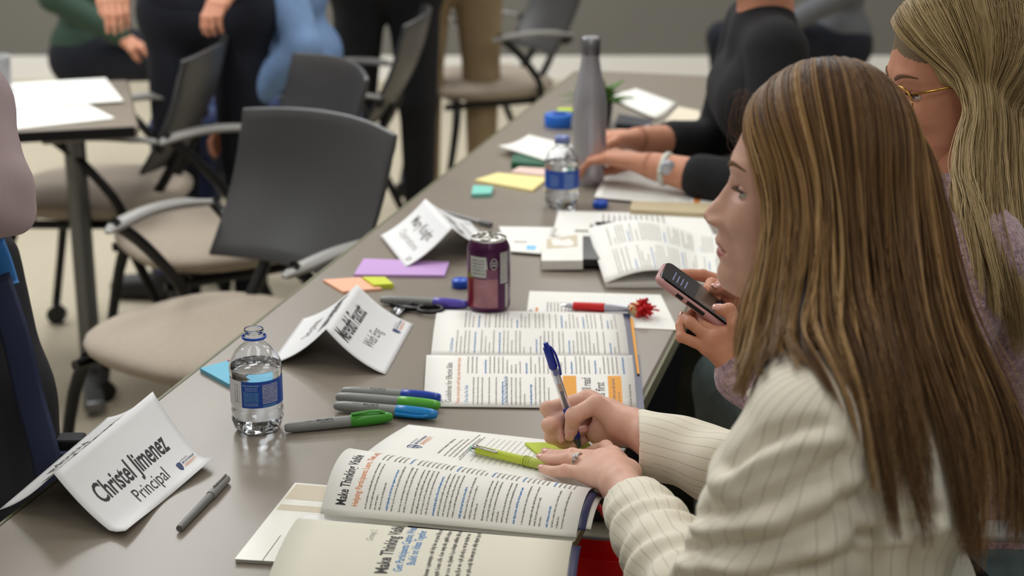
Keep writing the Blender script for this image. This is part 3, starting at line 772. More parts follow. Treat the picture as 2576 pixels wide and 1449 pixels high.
# ------------------------------------------------------------------ markers and pens
M_mk = mat('marker_grey', (138, 140, 138), .38)
def marker(label, a, b_, rgb, clip, script=True, group='permanent markers'):
    """a barrel end, b cap end (world, on the axis), clip = direction of the clip"""
    a, b_ = np.array(a), np.array(b_); d = unit(b_ - a); L = np.linalg.norm(b_ - a)
    t = thing('marker', label, 'marker', (a + b_) / 2 * [1, 1, 0] + [0, 0, min(a[2], b_[2]) - .007], group)
    A = lambda s: a + d * L * s
    mk('barrel', [(*tube([A(0), A(.01), A(.03), A(.10), A(.3), A(.62)], [.0036, .0050, .0059, .0070, .0074, .0075], 24), M_mk)], t, sharp=50)
    cm = mat('marker_cap_%d_%d_%d' % rgb, rgb, .3)
    cpv = mk('cap', [(*tube([A(.605), A(.61), A(.72), A(.86), A(.94), A(.985), A(1)], [.0077, .0083, .0084, .0078, .0069, .0056, .0038], 24), cm)], t, sharp=50)
    cl = unit(np.array(clip) - d * (np.array(clip) @ d))
    P = [A(.93) + cl * .0065, A(.88) + cl * .0102, A(.80) + cl * .0114, A(.70) + cl * .0107, A(.615) + cl * .0099]
    mk('clip', [(*tube(catmull(P, 16), .0023, 8, up=cl, flat=.7), cm), (*tube([A(.905) + cl * .004, A(.90) + cl * .008], .002, 8), cm)], cpv)
    if script:
        side = unit(np.cross(d, [0, 0, 1])); 
        def cy(u, v_):
            ang = math.radians(58 if script is True else script) + np.asarray(v_) / .0074
            return A(.26)[None] + d[None] * np.asarray(u)[:, None] * script_sign + .0075 * (np.cos(ang)[:, None] * side[None] * side_sign + np.sin(ang)[:, None] * np.array([0, 0, 1])[None])
        script_sign = -1; side_sign = 1 if side[1] < 0 else -1
        ik = Ink(); ik.text(K_black, 'Sharpie', -.026, 0, .0042, .03, shear=.4, width=.022); ik.text(K_black, 'Fine Point', .001, .0005, .002, 0, width=.009); ik.text(K_black, 'Permanent Marker', -.026, -.003, .0016, .0, width=.018)
        mk('print', ik.pieces(cy, 0), t)
    return t
H7 = .0084
marker('loose green capped grey marker lying nearest the water bottle, clip up', T(716, 1077, H7 - .0015), T(987, 1048, H7), (62, 148, 44), (0, -.2, 1))
marker('light blue capped grey marker, front one of the row of three', T(841, 1020, H7), T(1100, 1043, H7), (22, 128, 196), (.1, -1, -.05))
marker('green capped grey marker, middle one of the row of three', T(846, 998, .0085), T(1107, 1020, .0085), (88, 172, 58), (0, 1, 0), False)
marker('dark blue capped grey marker, rear one of the row of three', T(860, 984, .0085), T(1109, 1001, .0085), (28, 64, 168), (0, 1, 0), 75)
marker('grey marker with purple cap leaning in front of the soda can', T(957, 754, H7), T(1178, 766, H7), (92, 78, 178), (0, 1, 0), False)
def pen(label, a, b_, secs, cat='pen', name='pen', parts=None, n=20):
    """secs: (s0, s1, r0, r1, material, part name)"""
    a, b_ = np.array(a), np.array(b_); d = b_ - a
    t = thing(name, label, cat, (a + b_) / 2 * [1, 1, 0] + [0, 0, min(a[2], b_[2]) - .004])
    for s0, s1, r0, r1, m, pn in secs:
        mk(pn, [(*tube([a + d * s0, a + d * (s0 + (s1 - s0) * .04), a + d * (s1 - (s1 - s0) * .04), a + d * s1], [r0 * .93, r0, r1, r1 * .93], n), m)], t, sharp=50)
    return t, a, d
M_gpen = mat('pen_grey', (112, 112, 110), .4); M_gcap = mat('pen_cap_grey', (128, 128, 124), .4)
t, a, d = pen('capped grey ballpoint pen lying right of the nearest name card', T(451, 1330, .0050), T(571, 1204, .0055), [(0, .66, .0042, .0046, M_gpen, 'barrel'), (.64, 1, .0058, .0048, M_gcap, 'cap')])
mk('clip', [(*tube([a + d * .72 + [0, 0, .0068], a + d * .98 + [0, 0, .0062]], .0012, 8), M_gcap)], t)
M_chrome = mat('chrome', (215, 215, 218), .12, metal=1)
M_lime = mat('lime_plastic', (186, 200, 62), .4)
la, lb = T(1400, 1178, .0140), T(1184, 1127, .0150)
t, a, d = pen('lime green pen with chrome clip lying on the lined form', la, lb, [(0, .05, .0012, .0022, M_chrome, 'tip'), (.045, .10, .0030, .0048, M_lime, 'nose'), (.10, .36, .0062, .0060, mat('lime_rubber', (178, 190, 84), .6), 'grip'), (.36, .92, .0056, .0055, M_lime, 'barrel'), (.92, .965, .0056, .0056, M_chrome, 'band'), (.965, 1, .0046, .0040, mat('pale_teal', (150, 190, 180), .4), 'button')])
nrm = np.array([.15, -.75, .65]); cl = unit(nrm - unit(d) * (nrm @ unit(d)))
mk('clip', [(*tube(catmull([a + d * .94 + cl * .005, a + d * .93 + cl * .0085, a + d * .80 + cl * .0085, a + d * .66 + cl * .007], 12), .0016, 8, flat=.5, up=cl), M_chrome)], t)
mk('grip_rings', [(*tube([a + d * s, a + d * (s + .012)], .0066, 20), M_lime) for s in (.30, .33, .36)], t)
# red mop pen
M_red = mat('red_rubber', (206, 30, 34), .45); M_silver = mat('silver_plastic', (186, 188, 200), .3, metal=.4); M_skinball = mat('beige_plastic', (232, 206, 150), .45)
ra, rb = T(1412, 768, .008), T(1600, 778, .009)
t, a, d = pen('red and silver pen with a red yarn mop head lying on the white sheet', ra, rb, [(0, .06, .0014, .0032, M_chrome, 'tip'), (.06, .17, .0036, .0052, M_silver, 'nose'), (.16, .58, .0064, .0072, M_red, 'grip'), (.58, .92, .0060, .0052, M_silver, 'barrel'), (.9, .95, .0064, .0064, M_chrome, 'collar')])
mk('head', [(*ellipsoid(T(1598, 777, .012), (.010, .010, .0105)), M_skinball)], t)
rr = np.random.default_rng(4); yc = T(1610, 777, .014); yy = []
for k in range(70):
    dv = unit([rr.normal(.6, .7), rr.normal(0, .8), rr.normal(.25, .7)]); p0 = yc; p1 = p0 + dv * .012; p2 = p0 + dv * rr.uniform(.015, .022) + [rr.normal(0, .003), rr.normal(0, .003), -.003]
    p1[2] = max(p1[2], TZ + .002); p2[2] = max(p2[2], TZ + .002); yy.append((*tube(catmull([p0, p1, p2], 5), .0016, 5), mat('red_yarn', (204, 24, 30), .9)))
mk('yarn_hair', yy, t)
pen('dark pen lying on the white form beyond the thick booklet', T(1498, 562, .007), T(1672, 570, .007), [(0, .25, .0030, .0045, K_black, 'nose'), (.25, 1, .0045, .0042, mat('pen_olive', (110, 116, 106), .4), 'barrel')])
pen('slim grey pen lying behind the farthest name card', T(1110, 532, .006), T(1236, 566, .006), [(0, .8, .0040, .0042, mat('pen_mid', (136, 134, 134), .35), 'barrel'), (.78, 1, .0050, .0046, mat('pen_dark', (80, 80, 84), .35), 'cap')])
# scissors
sc = thing('scissors', 'black handled scissors lying between the middle name card and the soda can', 'scissors', T(1050, 775))
for (x, y, a_, b__) in ((1082, 777, .019, .014), (1078, 762, .017, .012)):
    P = [T(x, y, .006) + [a_ * math.cos(k), b__ * 1.3 * math.sin(k), 0] for k in np.linspace(0, 2 * math.pi, 28)]
    mk('handle', [(*tube(P, .0032, 8), M_black), (*tube([T(x - 32, y + 1, .006), T(1012, 775, .006), T(985, 766, .006)], [.004, .005, .004], 8), M_black)], sc)
mk('blade', [(*tube([T(1012, 775, .006), T(988, 806, .004)], [.006, .002], 8, flat=.3), mat('blade_steel', (150, 150, 155), .25, metal=.9)), (*tube([T(1008, 770, .005), T(975, 790, .004)], [.006, .002], 8, flat=.3), MATS['blade_steel'])], sc)

# ------------------------------------------------------------------ far table clutter
P_ = T(1408, 318)
t = thing('tape_dispenser', 'bright blue rounded tape dispenser left of the tall metal bottle', 'tape dispenser', P_)
M_bb = mat('bright_blue', (40, 110, 210), .35)
v, f = lathe([(.018, 0), (.034, 0), (.036, .004), (.036, .026), (.033, .03), (.018, .03), (.018, 0)], 32); mk('ring', [(v + P_, f, M_bb)], t, sharp=40)
mk('base', [(*rbox(P_ + [.03, -.01, .012], (.05, .03, .024), .006), mat('tape_white', (215, 220, 232), .3))], t, sharp=40)
o = mk('eraser', [(*rbox(T(1423, 282, .008), (.04, .03, .016), .006), mat('lime_eraser', (200, 220, 50), .5))]); tagp(o, 'small lime green block just beyond the blue tape dispenser', 'eraser')
P_ = T(1503, 318)
t = thing('potted_plant', 'small leafy green plant in a dark pot behind the tall metal bottle', 'plant', P_)
v, f = lathe([(0, 0), (.028, 0), (.036, .05), (.036, .056), (.031, .056), (.030, .05), (0, .048)], 24); mk('pot', [(v + P_, f, M_dark)], t, sharp=40)
M_leaf = mat('leaf_green', (78, 118, 40), .5, noise=(40, .25)); lv = []
rr = np.random.default_rng(11)
for k in range(60):
    a_ = rr.uniform(0, 6.28); e = rr.uniform(.1, 1.2); L_ = rr.uniform(.05, .10); dv = np.array([math.cos(a_) * math.cos(e), math.sin(a_) * math.cos(e), math.sin(e)])
    P0 = P_ + [0, 0, .05]; pts = catmull([P0, P0 + dv * L_ * .6, P0 + dv * L_ + [0, 0, -.012]], 7); lv.append((*tube(pts, [.001, .004, .009, .011, .009, .005, .001], 6, flat=.12), M_leaf))
mk('leaves', lv, t)

# ================================================================== PEOPLE
M_skin = mat('skin', (218, 172, 152), .48, sss=.12, noise=(70, .05), bump=(500, .12, .0006), spec=.4)
M_skin2 = mat('skin_warm', (206, 146, 118), .5, sss=.12, noise=(60, .05), bump=(500, .12, .0006), spec=.4)
M_nail = mat('nail', (226, 172, 160), .18, coat=.5)
M_lip = mat('lip', (184, 112, 104), .4, sss=.1)
M_brow = mat('eyebrow', (112, 84, 60), .9); M_lash = mat('eyelash', (34, 26, 22), .8)
M_eye = mat('eye_white', (196, 190, 184), .15, coat=1); M_iris = mat('iris', (56, 68, 74), .15, coat=1); M_pupil = mat('pupil', (10, 10, 10), .1, coat=1)

def chk(n_, pts): pass
# ------------------------------------------------------------------ hands
def hand(name, parent, W, fingers, thumb, arm, m, res=.0012, scale=1.0, nails=True, extra=(), k=.0030):
    """W wrist point; fingers: list of 4 chains [MCP,PIP,DIP,TIP]; thumb [CMC,MCP,IP,TIP]; arm: point up the forearm. nail dirs are appended as a 5th entry of each chain"""
    allp = np.array([p for c_ in fingers + [thumb] for p in c_[:4]] + [W, arm] + [e[0] for e in extra])
    s = Sdf(allp.min(0) - .032 * scale, allp.max(0) + .032 * scale, res)
    R = [[.0105, .0088, .0077, .0064], [.0105, .0090, .0079, .0066], [.0100, .0085, .0075, .0062], [.0092, .0076, .0066, .0056]]
    W = np.array(W, float)
    # palm
    for i, f in enumerate(fingers):
        s.cap(W + (np.array(f[0]) - W) * .12, f[0], .0165 * scale, .0112 * scale, .010)
    for i in range(3): s.cap(fingers[i][0], fingers[i + 1][0], .0105 * scale, .0102 * scale, .006)
    s.cap(W + (np.array(thumb[0]) - W) * .3, thumb[0], .0165 * scale, .0150 * scale, .010)
    s.cap(thumb[0], thumb[1], .0150 * scale, .0108 * scale, .007)
    pm = (W + np.array(fingers[1][0])) / 2; s.cap(thumb[0], pm, .0125 * scale, .0140 * scale, .010)
    s.cap(thumb[1], (np.array(fingers[0][0]) * .6 + W * .4), .0085 * scale, .0105 * scale, .010)
    s.cap(W, arm, .0215 * scale, .0265 * scale, .012)
    for c_, r_, kk in extra: s.ell(c_, r_, kk)
    for f, r in zip(fingers, R):
        r = [q * scale for q in r]
        pts = [np.array(p, float) for p in f[:4]]
        s.cap(pts[0], pts[1], r[0], r[1] * .97, k)
        s.cap(pts[1], pts[2], r[1], r[2] * .97, k * .6); s.cap(pts[2], pts[3], r[2], r[3], k * .6)
        s.ell(pts[1], (r[1] * 1.09,) * 3, k * .6)
    t4 = [np.array(p, float) for p in thumb[:4]]
    s.cap(t4[1], t4[2], .0110 * scale, .0098 * scale, k); s.cap(t4[2], t4[3], .0100 * scale, .0082 * scale, k * .6); s.ell(t4[2], (.0112 * scale,) * 3, k * .7)
    V, Q = s.mesh(2)
    o = mk(name, [(V, Q, m)], parent)
    if nails:
        for f, r in list(zip(fingers, [x[3] for x in R])) + [(thumb, .0082)]:
            if len(f) < 5: continue
            d = unit(np.array(f[3]) - np.array(f[2])); nn = np.array(f[4], float); nn = unit(nn - d * (nn @ d)); b_ = np.cross(nn, d); r = r * scale
            c0 = np.array(f[3]) + d * r * .15
            G = []
            nu, nv = 9, 7
            for i in range(nu):
                for j in range(nv):
                    x = (i / (nu - 1) - .5) * 2; y = (j / (nv - 1) - .5) * 2
                    w_ = .86 * math.sqrt(max(0, 1 - abs(x) ** 4 * .55)); a_ = y * .95 * w_
                    G.append(c0 + d * x * r * .98 + nn * (math.cos(a_) * r * 1.035 - max(0, x) ** 2 * r * .12) + b_ * math.sin(a_) * r * .98)
            G = np.array(G); ff = grid_faces(nu, nv)
            nl = mk('nail', [(G, ff, M_nail)], o)
            sm = nl.modifiers.new('thick', 'SOLIDIFY'); sm.thickness = .0005; sm.offset = 0
    return o

# ------------------------------------------------------------------ heads
PROF = np.array([(.118, -.085), (.112, -.060), (.098, -.036), (.075, -.020), (.047, -.0095), (.027, -.0015), (.0143, .001), (.006, 0), (-.004, .0027), (-.018, .0113), (-.0288, .0205), (-.0365, .0252), (-.0405, .0240), (-.0450, .0160), (-.0485, .0105), (-.0537, .0100), (-.061, .0130), (-.0655, .0118), (-.0682, .0085), (-.0712, .0108), (-.0755, .0112), (-.083, .0070), (-.091, .0095), (-.1005, .0100), (-.1078, .0056), (-.113, -.004), (-.1165, -.018)])[::-1]
BASE = np.array([(.118, -.085), (.112, -.060), (.098, -.036), (.075, -.020), (.047, -.0095), (.027, -.0015), (.0143, .0005), (.006, 0), (-.02, .001), (-.048, .0055), (-.058, .0085), (-.068, .0085), (-.083, .0055), (-.095, .0065), (-.1078, .002), (-.113, -.006), (-.1165, -.018)])[::-1]
def head(parent, N, yaw, m, res=1.0, eyes=True, pitch=0.0, look=0.0, size=1.0, mouth=M_lip, brow=M_brow, scalp=None):
    """face mesh with nasion at N; yaw = direction the face points in the ground plane (radians)"""
    f = np.array([math.cos(yaw), math.sin(yaw), 0]); l = np.array([-f[1], f[0], 0]); up = np.array([0, 0, 1.])
    if pitch: f, up = f * math.cos(pitch) + up * math.sin(pitch), up * math.cos(pitch) - f * math.sin(pitch)
    f, l, up = f * size, l * size, up * size
    zi = lambda z, A, B: np.interp(z, A, B)
    WZ = [(-.1165, .020), (-.113, .028), (-.105, .038), (-.09, .050), (-.07, .0585), (-.045, .064), (-.02, .068), (.01, .072), (.04, .0745), (.07, .068), (.092, .052), (.108, .034), (.118, .008)]
    BZ = [(-.1165, -.040), (-.11, -.060), (-.10, -.085), (-.08, -.115), (-.06, -.145), (-.03, -.172), (0, -.184), (.03, -.190), (.06, -.184), (.085, -.165), (.105, -.130), (.118, -.09)]
    WZ = np.array(WZ) * [1, .94]; BZ = np.array(BZ) * [1, .87]
    def surf(y, z, ang=None):
        """front surface x at lateral y, height z"""
        y = np.asarray(y, float); z = np.asarray(z, float)
        xb = zi(z, BASE[:, 0], BASE[:, 1]); wv = zi(z, WZ[:, 0], WZ[:, 1]); xc = (xb + zi(z, BZ[:, 0], BZ[:, 1])) / 2
        x = xc + (xb - xc) * np.clip(1 - np.abs(y / wv) ** 2.35, 0, 1) ** (1 / 2.1)
        return x + feat(y, z)
    def feat(y, z):
        xf = zi(z, PROF[:, 0], PROF[:, 1]); xb = zi(z, BASE[:, 0], BASE[:, 1]); dd = xf - xb
        wn = np.where(z > -.05, np.interp(z, [-.05, -.043, -.034, -.015, 0, .01], [.0145, .0150, .0120, .0088, .0080, .012]), np.interp(z, [-.11, -.09, -.08, -.052], [.020, .018, .022, .019]))
        o = dd * np.exp(-np.abs(y / wn) ** np.where(z > -.05, 2.6, 2.2))
        ay = np.abs(y)
        o += .0072 * np.exp(-((ay - .0135) / .0052) ** 2 - ((z + .0415) / .0062) ** 2)         # nose wings
        o -= .0035 * np.exp(-((ay - .008) / .0032) ** 2 - ((z + .0480) / .0022) ** 2)          # nostrils
        o -= .0085 * np.exp(-((ay - .031) / .0140) ** 2 - ((z + .0055) / .0072) ** 2)           # eye sockets
        o -= .0030 * np.exp(-((ay - .018) / .006) ** 2 - ((z + .002) / .010) ** 2)
        o += .0032 * np.exp(-((ay - .028) / .020) ** 2 - ((z - .019) / .0075) ** 2)            # brow ridge
        o += .0050 * np.exp(-((ay - .043) / .018) ** 2 - ((z + .032) / .016) ** 2)             # cheek
        o -= .0018 * np.exp(-((ay - .025 - (-.045 - z) * .35) / .0035) ** 2 - ((z + .056) / .012) ** 2)   # smile fold
        o -= .0026 * np.exp(-((z + .0683 - .0012 * np.cos(y * 200)) / .0011) ** 2) * np.exp(-(y / .0235) ** 6)   # mouth line
        o += .0015 * np.exp(-((ay - .026) / .004) ** 2 - ((z + .069) / .006) ** 2)
        wz = np.clip((-.040 - z) / .015, 0, 1) * np.clip((z + .112) / .015, 0, 1)
        o -= .0085 * np.clip(ay / .032, 0, 1) ** 1.7 * np.clip((.070 - ay) / .03, 0, 1) * wz       # the jaw curves back beside the mouth
        return o
    nz = int(170 * res); na = int(150 * res)
    zs = -.1165 + (.118 + .1165) * (np.linspace(0, 1, nz))
    th = np.linspace(-1, 1, na, endpoint=False); ph = np.pi * (np.sign(th) * np.abs(th) ** 1.35)
    Z, PH = np.meshgrid(zs, ph, indexing='ij')
    wv = zi(Z, WZ[:, 0], WZ[:, 1]); xb = zi(Z, BASE[:, 0], BASE[:, 1]); xk = zi(Z, BZ[:, 0], BZ[:, 1]); xc = (xb + xk) / 2
    c_, s_ = np.cos(PH), np.sin(PH)
    e = 2 / 2.25
    Y = wv * np.sign(s_) * np.abs(s_) ** e
    X = xc + np.where(c_ > 0, (xb - xc), (xc - xk)) * np.sign(c_) * np.abs(c_) ** e
    X = X + np.where(c_ > 0, feat(Y, Z) * np.clip(c_ * 3, 0, 1), 0)
    Nn = np.array(N, float)
    def w_(x, y, z): return Nn + np.asarray(x)[..., None] * f + np.asarray(y)[..., None] * l + np.asarray(z)[..., None] * up
    V = w_(X, Y, Z).reshape(-1, 3)
    F_ = grid_faces(nz, na, cv=True); F_ += [tuple(range(na)), tuple((nz - 1) * na + j for j in range(na))[::-1]]
    yy, zz, cc = Y.ravel(), Z.ravel(), c_.ravel()
    lip = (np.abs(yy) < .0245) & (cc > 0) & (zz < -.0683 + .0085 * np.sqrt(np.clip(1 - (np.abs(yy) / .0245) ** 1.6, 0, 1))) & (zz > -.0683 - .0105 * np.sqrt(np.clip(1 - (np.abs(yy) / .0225) ** 2, 0, 1)))
    Fa = np.array(F_[:-2]); lf = lip[Fa].all(1)
    sc_ = np.zeros(len(Fa), bool)
    if scalp is not None: sc_ = ((zz[Fa].mean(1) > .050 - .25 * (np.abs(yy[Fa].mean(1)))) | (X.ravel()[Fa].mean(1) < -.062)) & ~lf
    o = mk('face', [(V, Fa[~lf & ~sc_], m), (V, Fa[lf], mouth)] + ([(V, Fa[sc_], scalp)] if scalp is not None else []), parent)
    if eyes:
        for s in (1, -1):
            ec = np.array([-.0216, s * .0308, -.0048]); r = .0121
            lk = unit([1, look * 1.0, -.02]); A = axes(lk)
            pv, pf = ellipsoid((0, 0, 0), (r, r, r), None, 20, 16)
            E_ = w_(ec[0] + pv[:, 0], ec[1] + pv[:, 1], ec[2] + pv[:, 2])
            dv = pv @ lk / r
            ff = np.array(pf); dm = dv[ff].mean(1)
            eb = mk('eyeball', [(E_, ff[dm < .86], M_eye)], o)
            # iris and pupil discs on the ball
            def disc(rr, off, mm, nm):
                a_ = np.linspace(0, 2 * math.pi, 24, endpoint=False)
                P = [ec + lk * off] + [ec + lk * off + (A[:, 1] * math.cos(q_) + A[:, 2] * math.sin(q_)) * rr for q_ in a_]
                P = np.array(P); mk(nm, [(w_(P[:, 0], P[:, 1], P[:, 2]), [(0, i + 1, (i + 1) % 24 + 1) for i in range(24)], mm)], eb)
            disc(.0062, .0107, M_iris, 'iris'); disc(.0026, .0111, M_pupil, 'pupil')
            for nm, e0, e1 in (('eyelid', math.radians(14), math.radians(86)), ('eyelid', math.radians(-80), math.radians(-24))):
                G = []
                nu, nv = 8, 22
                for i in range(nu):
                    for j in range(nv):
                        az = (j / (nv - 1) - .5) * math.radians(170); tq = i / (nu - 1)
                        edge = 1 - (abs(az) / math.radians(85)) ** 2 * .75
                        ev = (e0 * edge + (e1 - e0 * edge) * tq) if e0 > 0 else (e1 * edge + (e0 - e1 * edge) * tq)
                        R_ = r * 1.03
                        G.append((ec[0] + R_ * math.cos(ev) * math.cos(az), ec[1] + R_ * math.cos(ev) * math.sin(az) * 1.05, ec[2] + R_ * math.sin(ev)))
                G = np.array(G); fl = grid_faces(nu, nv)
                lo = mk(nm, [(w_(G[:, 0], G[:, 1], G[:, 2]), fl, m)], o)
                sm = lo.modifiers.new('thick', 'SOLIDIFY'); sm.thickness = .0006; sm.offset = 1
                if e0 > 0:
                    P = G[:nv][3:-3]; P = P + np.array([.0008, 0, -.0002])
                    Pw = w_(P[:, 0], P[:, 1], P[:, 2]); mk('eyelash', [(*tube(Pw, .0009, 5), M_lash)] + [(*tube([Pw[i], Pw[i] + (f * .006 + l * s * .002 + up * .0015) / size * size], .00018, 3), M_lash) for i in range(1, len(Pw), 1)], lo)
            ys = np.linspace(.013, .047, 14) * s; zb = .0150 + .0075 * np.sin(np.linspace(.2, 2.6, 14)); xs = surf(ys, zb) + .0004
            mk('eyebrow', [(*tube(w_(xs, ys, zb), np.interp(np.linspace(0, 1, 14), [0, .3, 1], [.0026, .0030, .0009]), 8, up=f, flat=.35), brow)], o)
    return o, w_, surf

# ------------------------------------------------------------------ hair
def push_ell(A, ce, M, r, marg, it=1):
    q_ = (A - ce) @ M; d_ = np.linalg.norm(q_ / r, axis=-1); k_ = np.where(d_ < 1 + marg / r.min(), (1 + marg / r.min()) / np.maximum(d_, .2), 1)
    return ce + (q_ * k_[..., None]) @ M.T
def push_sdf(A, s, marg, it=3):
    sh = A.shape; A = A.reshape(-1, 3).copy()
    gx, gy, gz = np.gradient(s.F, s.res)
    for _ in range(it):
        I = np.round((A - s.lo) / s.res).astype(int); ok = ((I >= 1) & (I < s.n - 1)).all(1); I = np.clip(I, 0, s.n - 1); t_ = tuple(I.T)
        g = np.stack([gx[t_], gy[t_], gz[t_]], 1); g /= np.linalg.norm(g, axis=1)[:, None] + 1e-9; f_ = s.F[t_]
        mv = np.where(ok & (f_ < marg), np.clip(marg - f_, 0, .03), 0); A += g * mv[:, None]
    return A.reshape(sh)
def hair(name, parent, G, n, cols, m_name='hair', rad=.00065, depth=.020, seed=1, npt=30, clump=.55, wave=.004, shell=True, inward=None, u_pow=1.0, streak=60, short=.12, fly=0.0, skull=None, body=None, jitter=.006, root_dark=.45, shell_in=.014, shell_t=1.0):
    """G: guides [k][j] of world points from the parting down; strands are spread between the guides"""
    r = np.random.default_rng(seed)
    GG = np.array([catmull(g, 48) for g in G])           # k,48,3
    k = len(G); UU = 96
    S = catmull(GG, UU)                                   # UU,48,3
    if skull is not None: S = push_ell(S, *skull, .011)
    if body is not None:
        S = push_sdf(S, body, .014)
        for _ in range(6):
            S[:, 1:-1] = .5 * S[:, 1:-1] + .25 * (S[:, :-2] + S[:, 2:]); S[1:-1] = .5 * S[1:-1] + .25 * (S[:-2] + S[2:])
    # inward direction from the surface
    du = np.gradient(S, axis=0); dt = np.gradient(S, axis=1); NN = np.cross(du, dt); NN /= np.linalg.norm(NN, axis=2)[..., None] + 1e-12
    cen = S[:, :16].reshape(-1, 3).mean(0) if inward is None else np.array(inward)
    flip = np.sign(((cen[None, None] - S) * NN).sum(2)[:, 10:20].mean()); NN *= flip
    def samp(A, u, t):
        a = np.clip(u, 0, .9999) * (UU - 1); b_ = np.clip(t, 0, .9999) * 47
        i, j = a.astype(int), b_.astype(int); fa, fb = (a - i)[..., None], (b_ - j)[..., None]
        return A[i, j] * (1 - fa) * (1 - fb) + A[i + 1, j] * fa * (1 - fb) + A[i, j + 1] * (1 - fa) * fb + A[i + 1, j + 1] * fa * fb
    if u_pow == 1: u = r.random(n)
    else: u = r.random(n) ** u_pow
    nc = streak; uc = np.sort(r.random(nc)); ci = np.clip(np.searchsorted(uc, u), 0, nc - 1); tight = r.random(nc)
    # a second finer level of locks
    t = np.linspace(0, 1, npt)[None, :]
    L = 1 - short * r.random(n) ** 2 - .10 * r.random(nc)[ci]
    tt = t * L[:, None]
    cl = clump * (.3 + .7 * tight[ci])[:, None] * np.clip((tt - .25) / .75, 0, 1) ** 1.2
    um = u[:, None] + (uc[ci] - u)[:, None] * cl
    lay = r.random(n)[:, None] * depth * np.clip(tt * 5, .12, 1) * (1 - cl * .5)
    lay = lay + (np.sin(uc[ci] * 997) * .5 + .5)[:, None] * depth * .5 * np.clip(tt * 2, 0, 1)
    P = samp(S, um, tt); Nv = samp(NN, um, tt)
    P = P + Nv * lay[..., None]
    phs = (uc[ci] * 211)[:, None]; ph2 = r.random(n)[:, None] * 6.28
    wv = wave * tt ** 1.5
    Tn = samp(du / (np.linalg.norm(du, axis=2)[..., None] + 1e-12), um, tt)
    P = P + Tn * (wv * (np.sin(tt * 9 + phs) + .35 * np.sin(tt * 17 + ph2)))[..., None] + Nv * (wv * .6 * np.sin(tt * 7 + phs * 1.7))[..., None]
    if fly: 
        fm = (r.random(n) < .03)[:, None]; P = P - Nv * (fm * fly * tt * r.random(n)[:, None])[..., None] + Tn * (fm * fly * (r.random(n)[:, None] - .5) * tt)[..., None]
    if skull is not None: P = push_ell(P, *skull, .0035)
    if body is not None:
        P = push_sdf(P, body, .005)
        for _ in range(3): P[:, 1:-1] = .5 * P[:, 1:-1] + .25 * (P[:, :-2] + P[:, 2:])
    # tubes: three-sided
    tg = np.gradient(P, axis=1); tg /= np.linalg.norm(tg, axis=2)[..., None] + 1e-12
    b1 = np.cross(tg, Nv); b1 /= np.linalg.norm(b1, axis=2)[..., None] + 1e-12; b2 = np.cross(tg, b1)
    rr = rad * (.7 + .6 * r.random(n))[:, None] * np.clip(1.15 - t ** 3, .15, 1)
    V = np.stack([P + rr[..., None] * (b1 * math.cos(a) + b2 * math.sin(a)) for a in (0, 2.094, 4.189)], 2)   # n,npt,3,3
    base = (np.arange(n) * npt * 3)[:, None, None]; j = np.arange(npt - 1)[None, :, None]; q_ = np.arange(3)[None, None, :]
    a0 = base + j * 3 + q_; a1 = base + j * 3 + (q_ + 1) % 3
    Q = np.stack([a0, a1, a1 + 3, a0 + 3], -1).reshape(-1, 4)
    # colour of each lock
    cols = np.array([lin(c) for c in cols]); kk = len(cols)
    cw = np.clip(r.random(nc) * .75 + .25 * np.sin(np.arange(nc) * 2.1) ** 2, 0, .999)
    mixv = np.clip(cw[ci] * .62 + r.random(n) * .46 - .06, 0, .999)[:, None]
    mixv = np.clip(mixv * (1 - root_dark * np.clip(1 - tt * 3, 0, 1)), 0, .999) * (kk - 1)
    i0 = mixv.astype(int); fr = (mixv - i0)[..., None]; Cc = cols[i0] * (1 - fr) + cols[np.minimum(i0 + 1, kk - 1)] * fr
    Cc = np.concatenate([Cc, np.ones((*Cc.shape[:2], 1))], 2)[:, :, None, :].repeat(3, 2).reshape(-1, 4)
    if m_name not in MATS:
        m = mat(m_name, (120, 90, 60), .42, spec=.35, attr='strand_colour')
    m = MATS[m_name]
    me = bpy.data.meshes.new(name); org = origin(parent)
    V = V.reshape(-1, 3) - org
    extra_v = extra_f = None
    if shell:
        sv = (S + NN * (shell_in * np.clip(np.linspace(0, 4, 48), .15, 1))[None, :, None])[:, :int(48 * shell_t)]
        nt_ = sv.shape[1]; sc_ = np.tile(np.array([*cols[0], 1.]), (UU * nt_, 1))
        sq = np.array(grid_faces(UU, nt_)) + len(V)
        V = np.concatenate([V, sv.reshape(-1, 3) - org]); Q = np.concatenate([Q, sq]); Cc = np.concatenate([Cc, sc_])
    me.vertices.add(len(V)); me.vertices.foreach_set('co', V.astype(np.float32).ravel())
    me.loops.add(len(Q) * 4); me.loops.foreach_set('vertex_index', Q.astype(np.int32).ravel())
    me.polygons.add(len(Q)); me.polygons.foreach_set('loop_start', (np.arange(len(Q)) * 4).astype(np.int32)); me.polygons.foreach_set('use_smooth', np.ones(len(Q), bool))
    me.materials.append(m); at = me.attributes.new('strand_colour', 'FLOAT_COLOR', 'POINT'); at.data.foreach_set('color', Cc.astype(np.float32).ravel())
    me.update(calc_edges=True); me.validate()
    o = bpy.data.objects.new(name, me); COL.objects.link(o); o.parent = parent
    return o

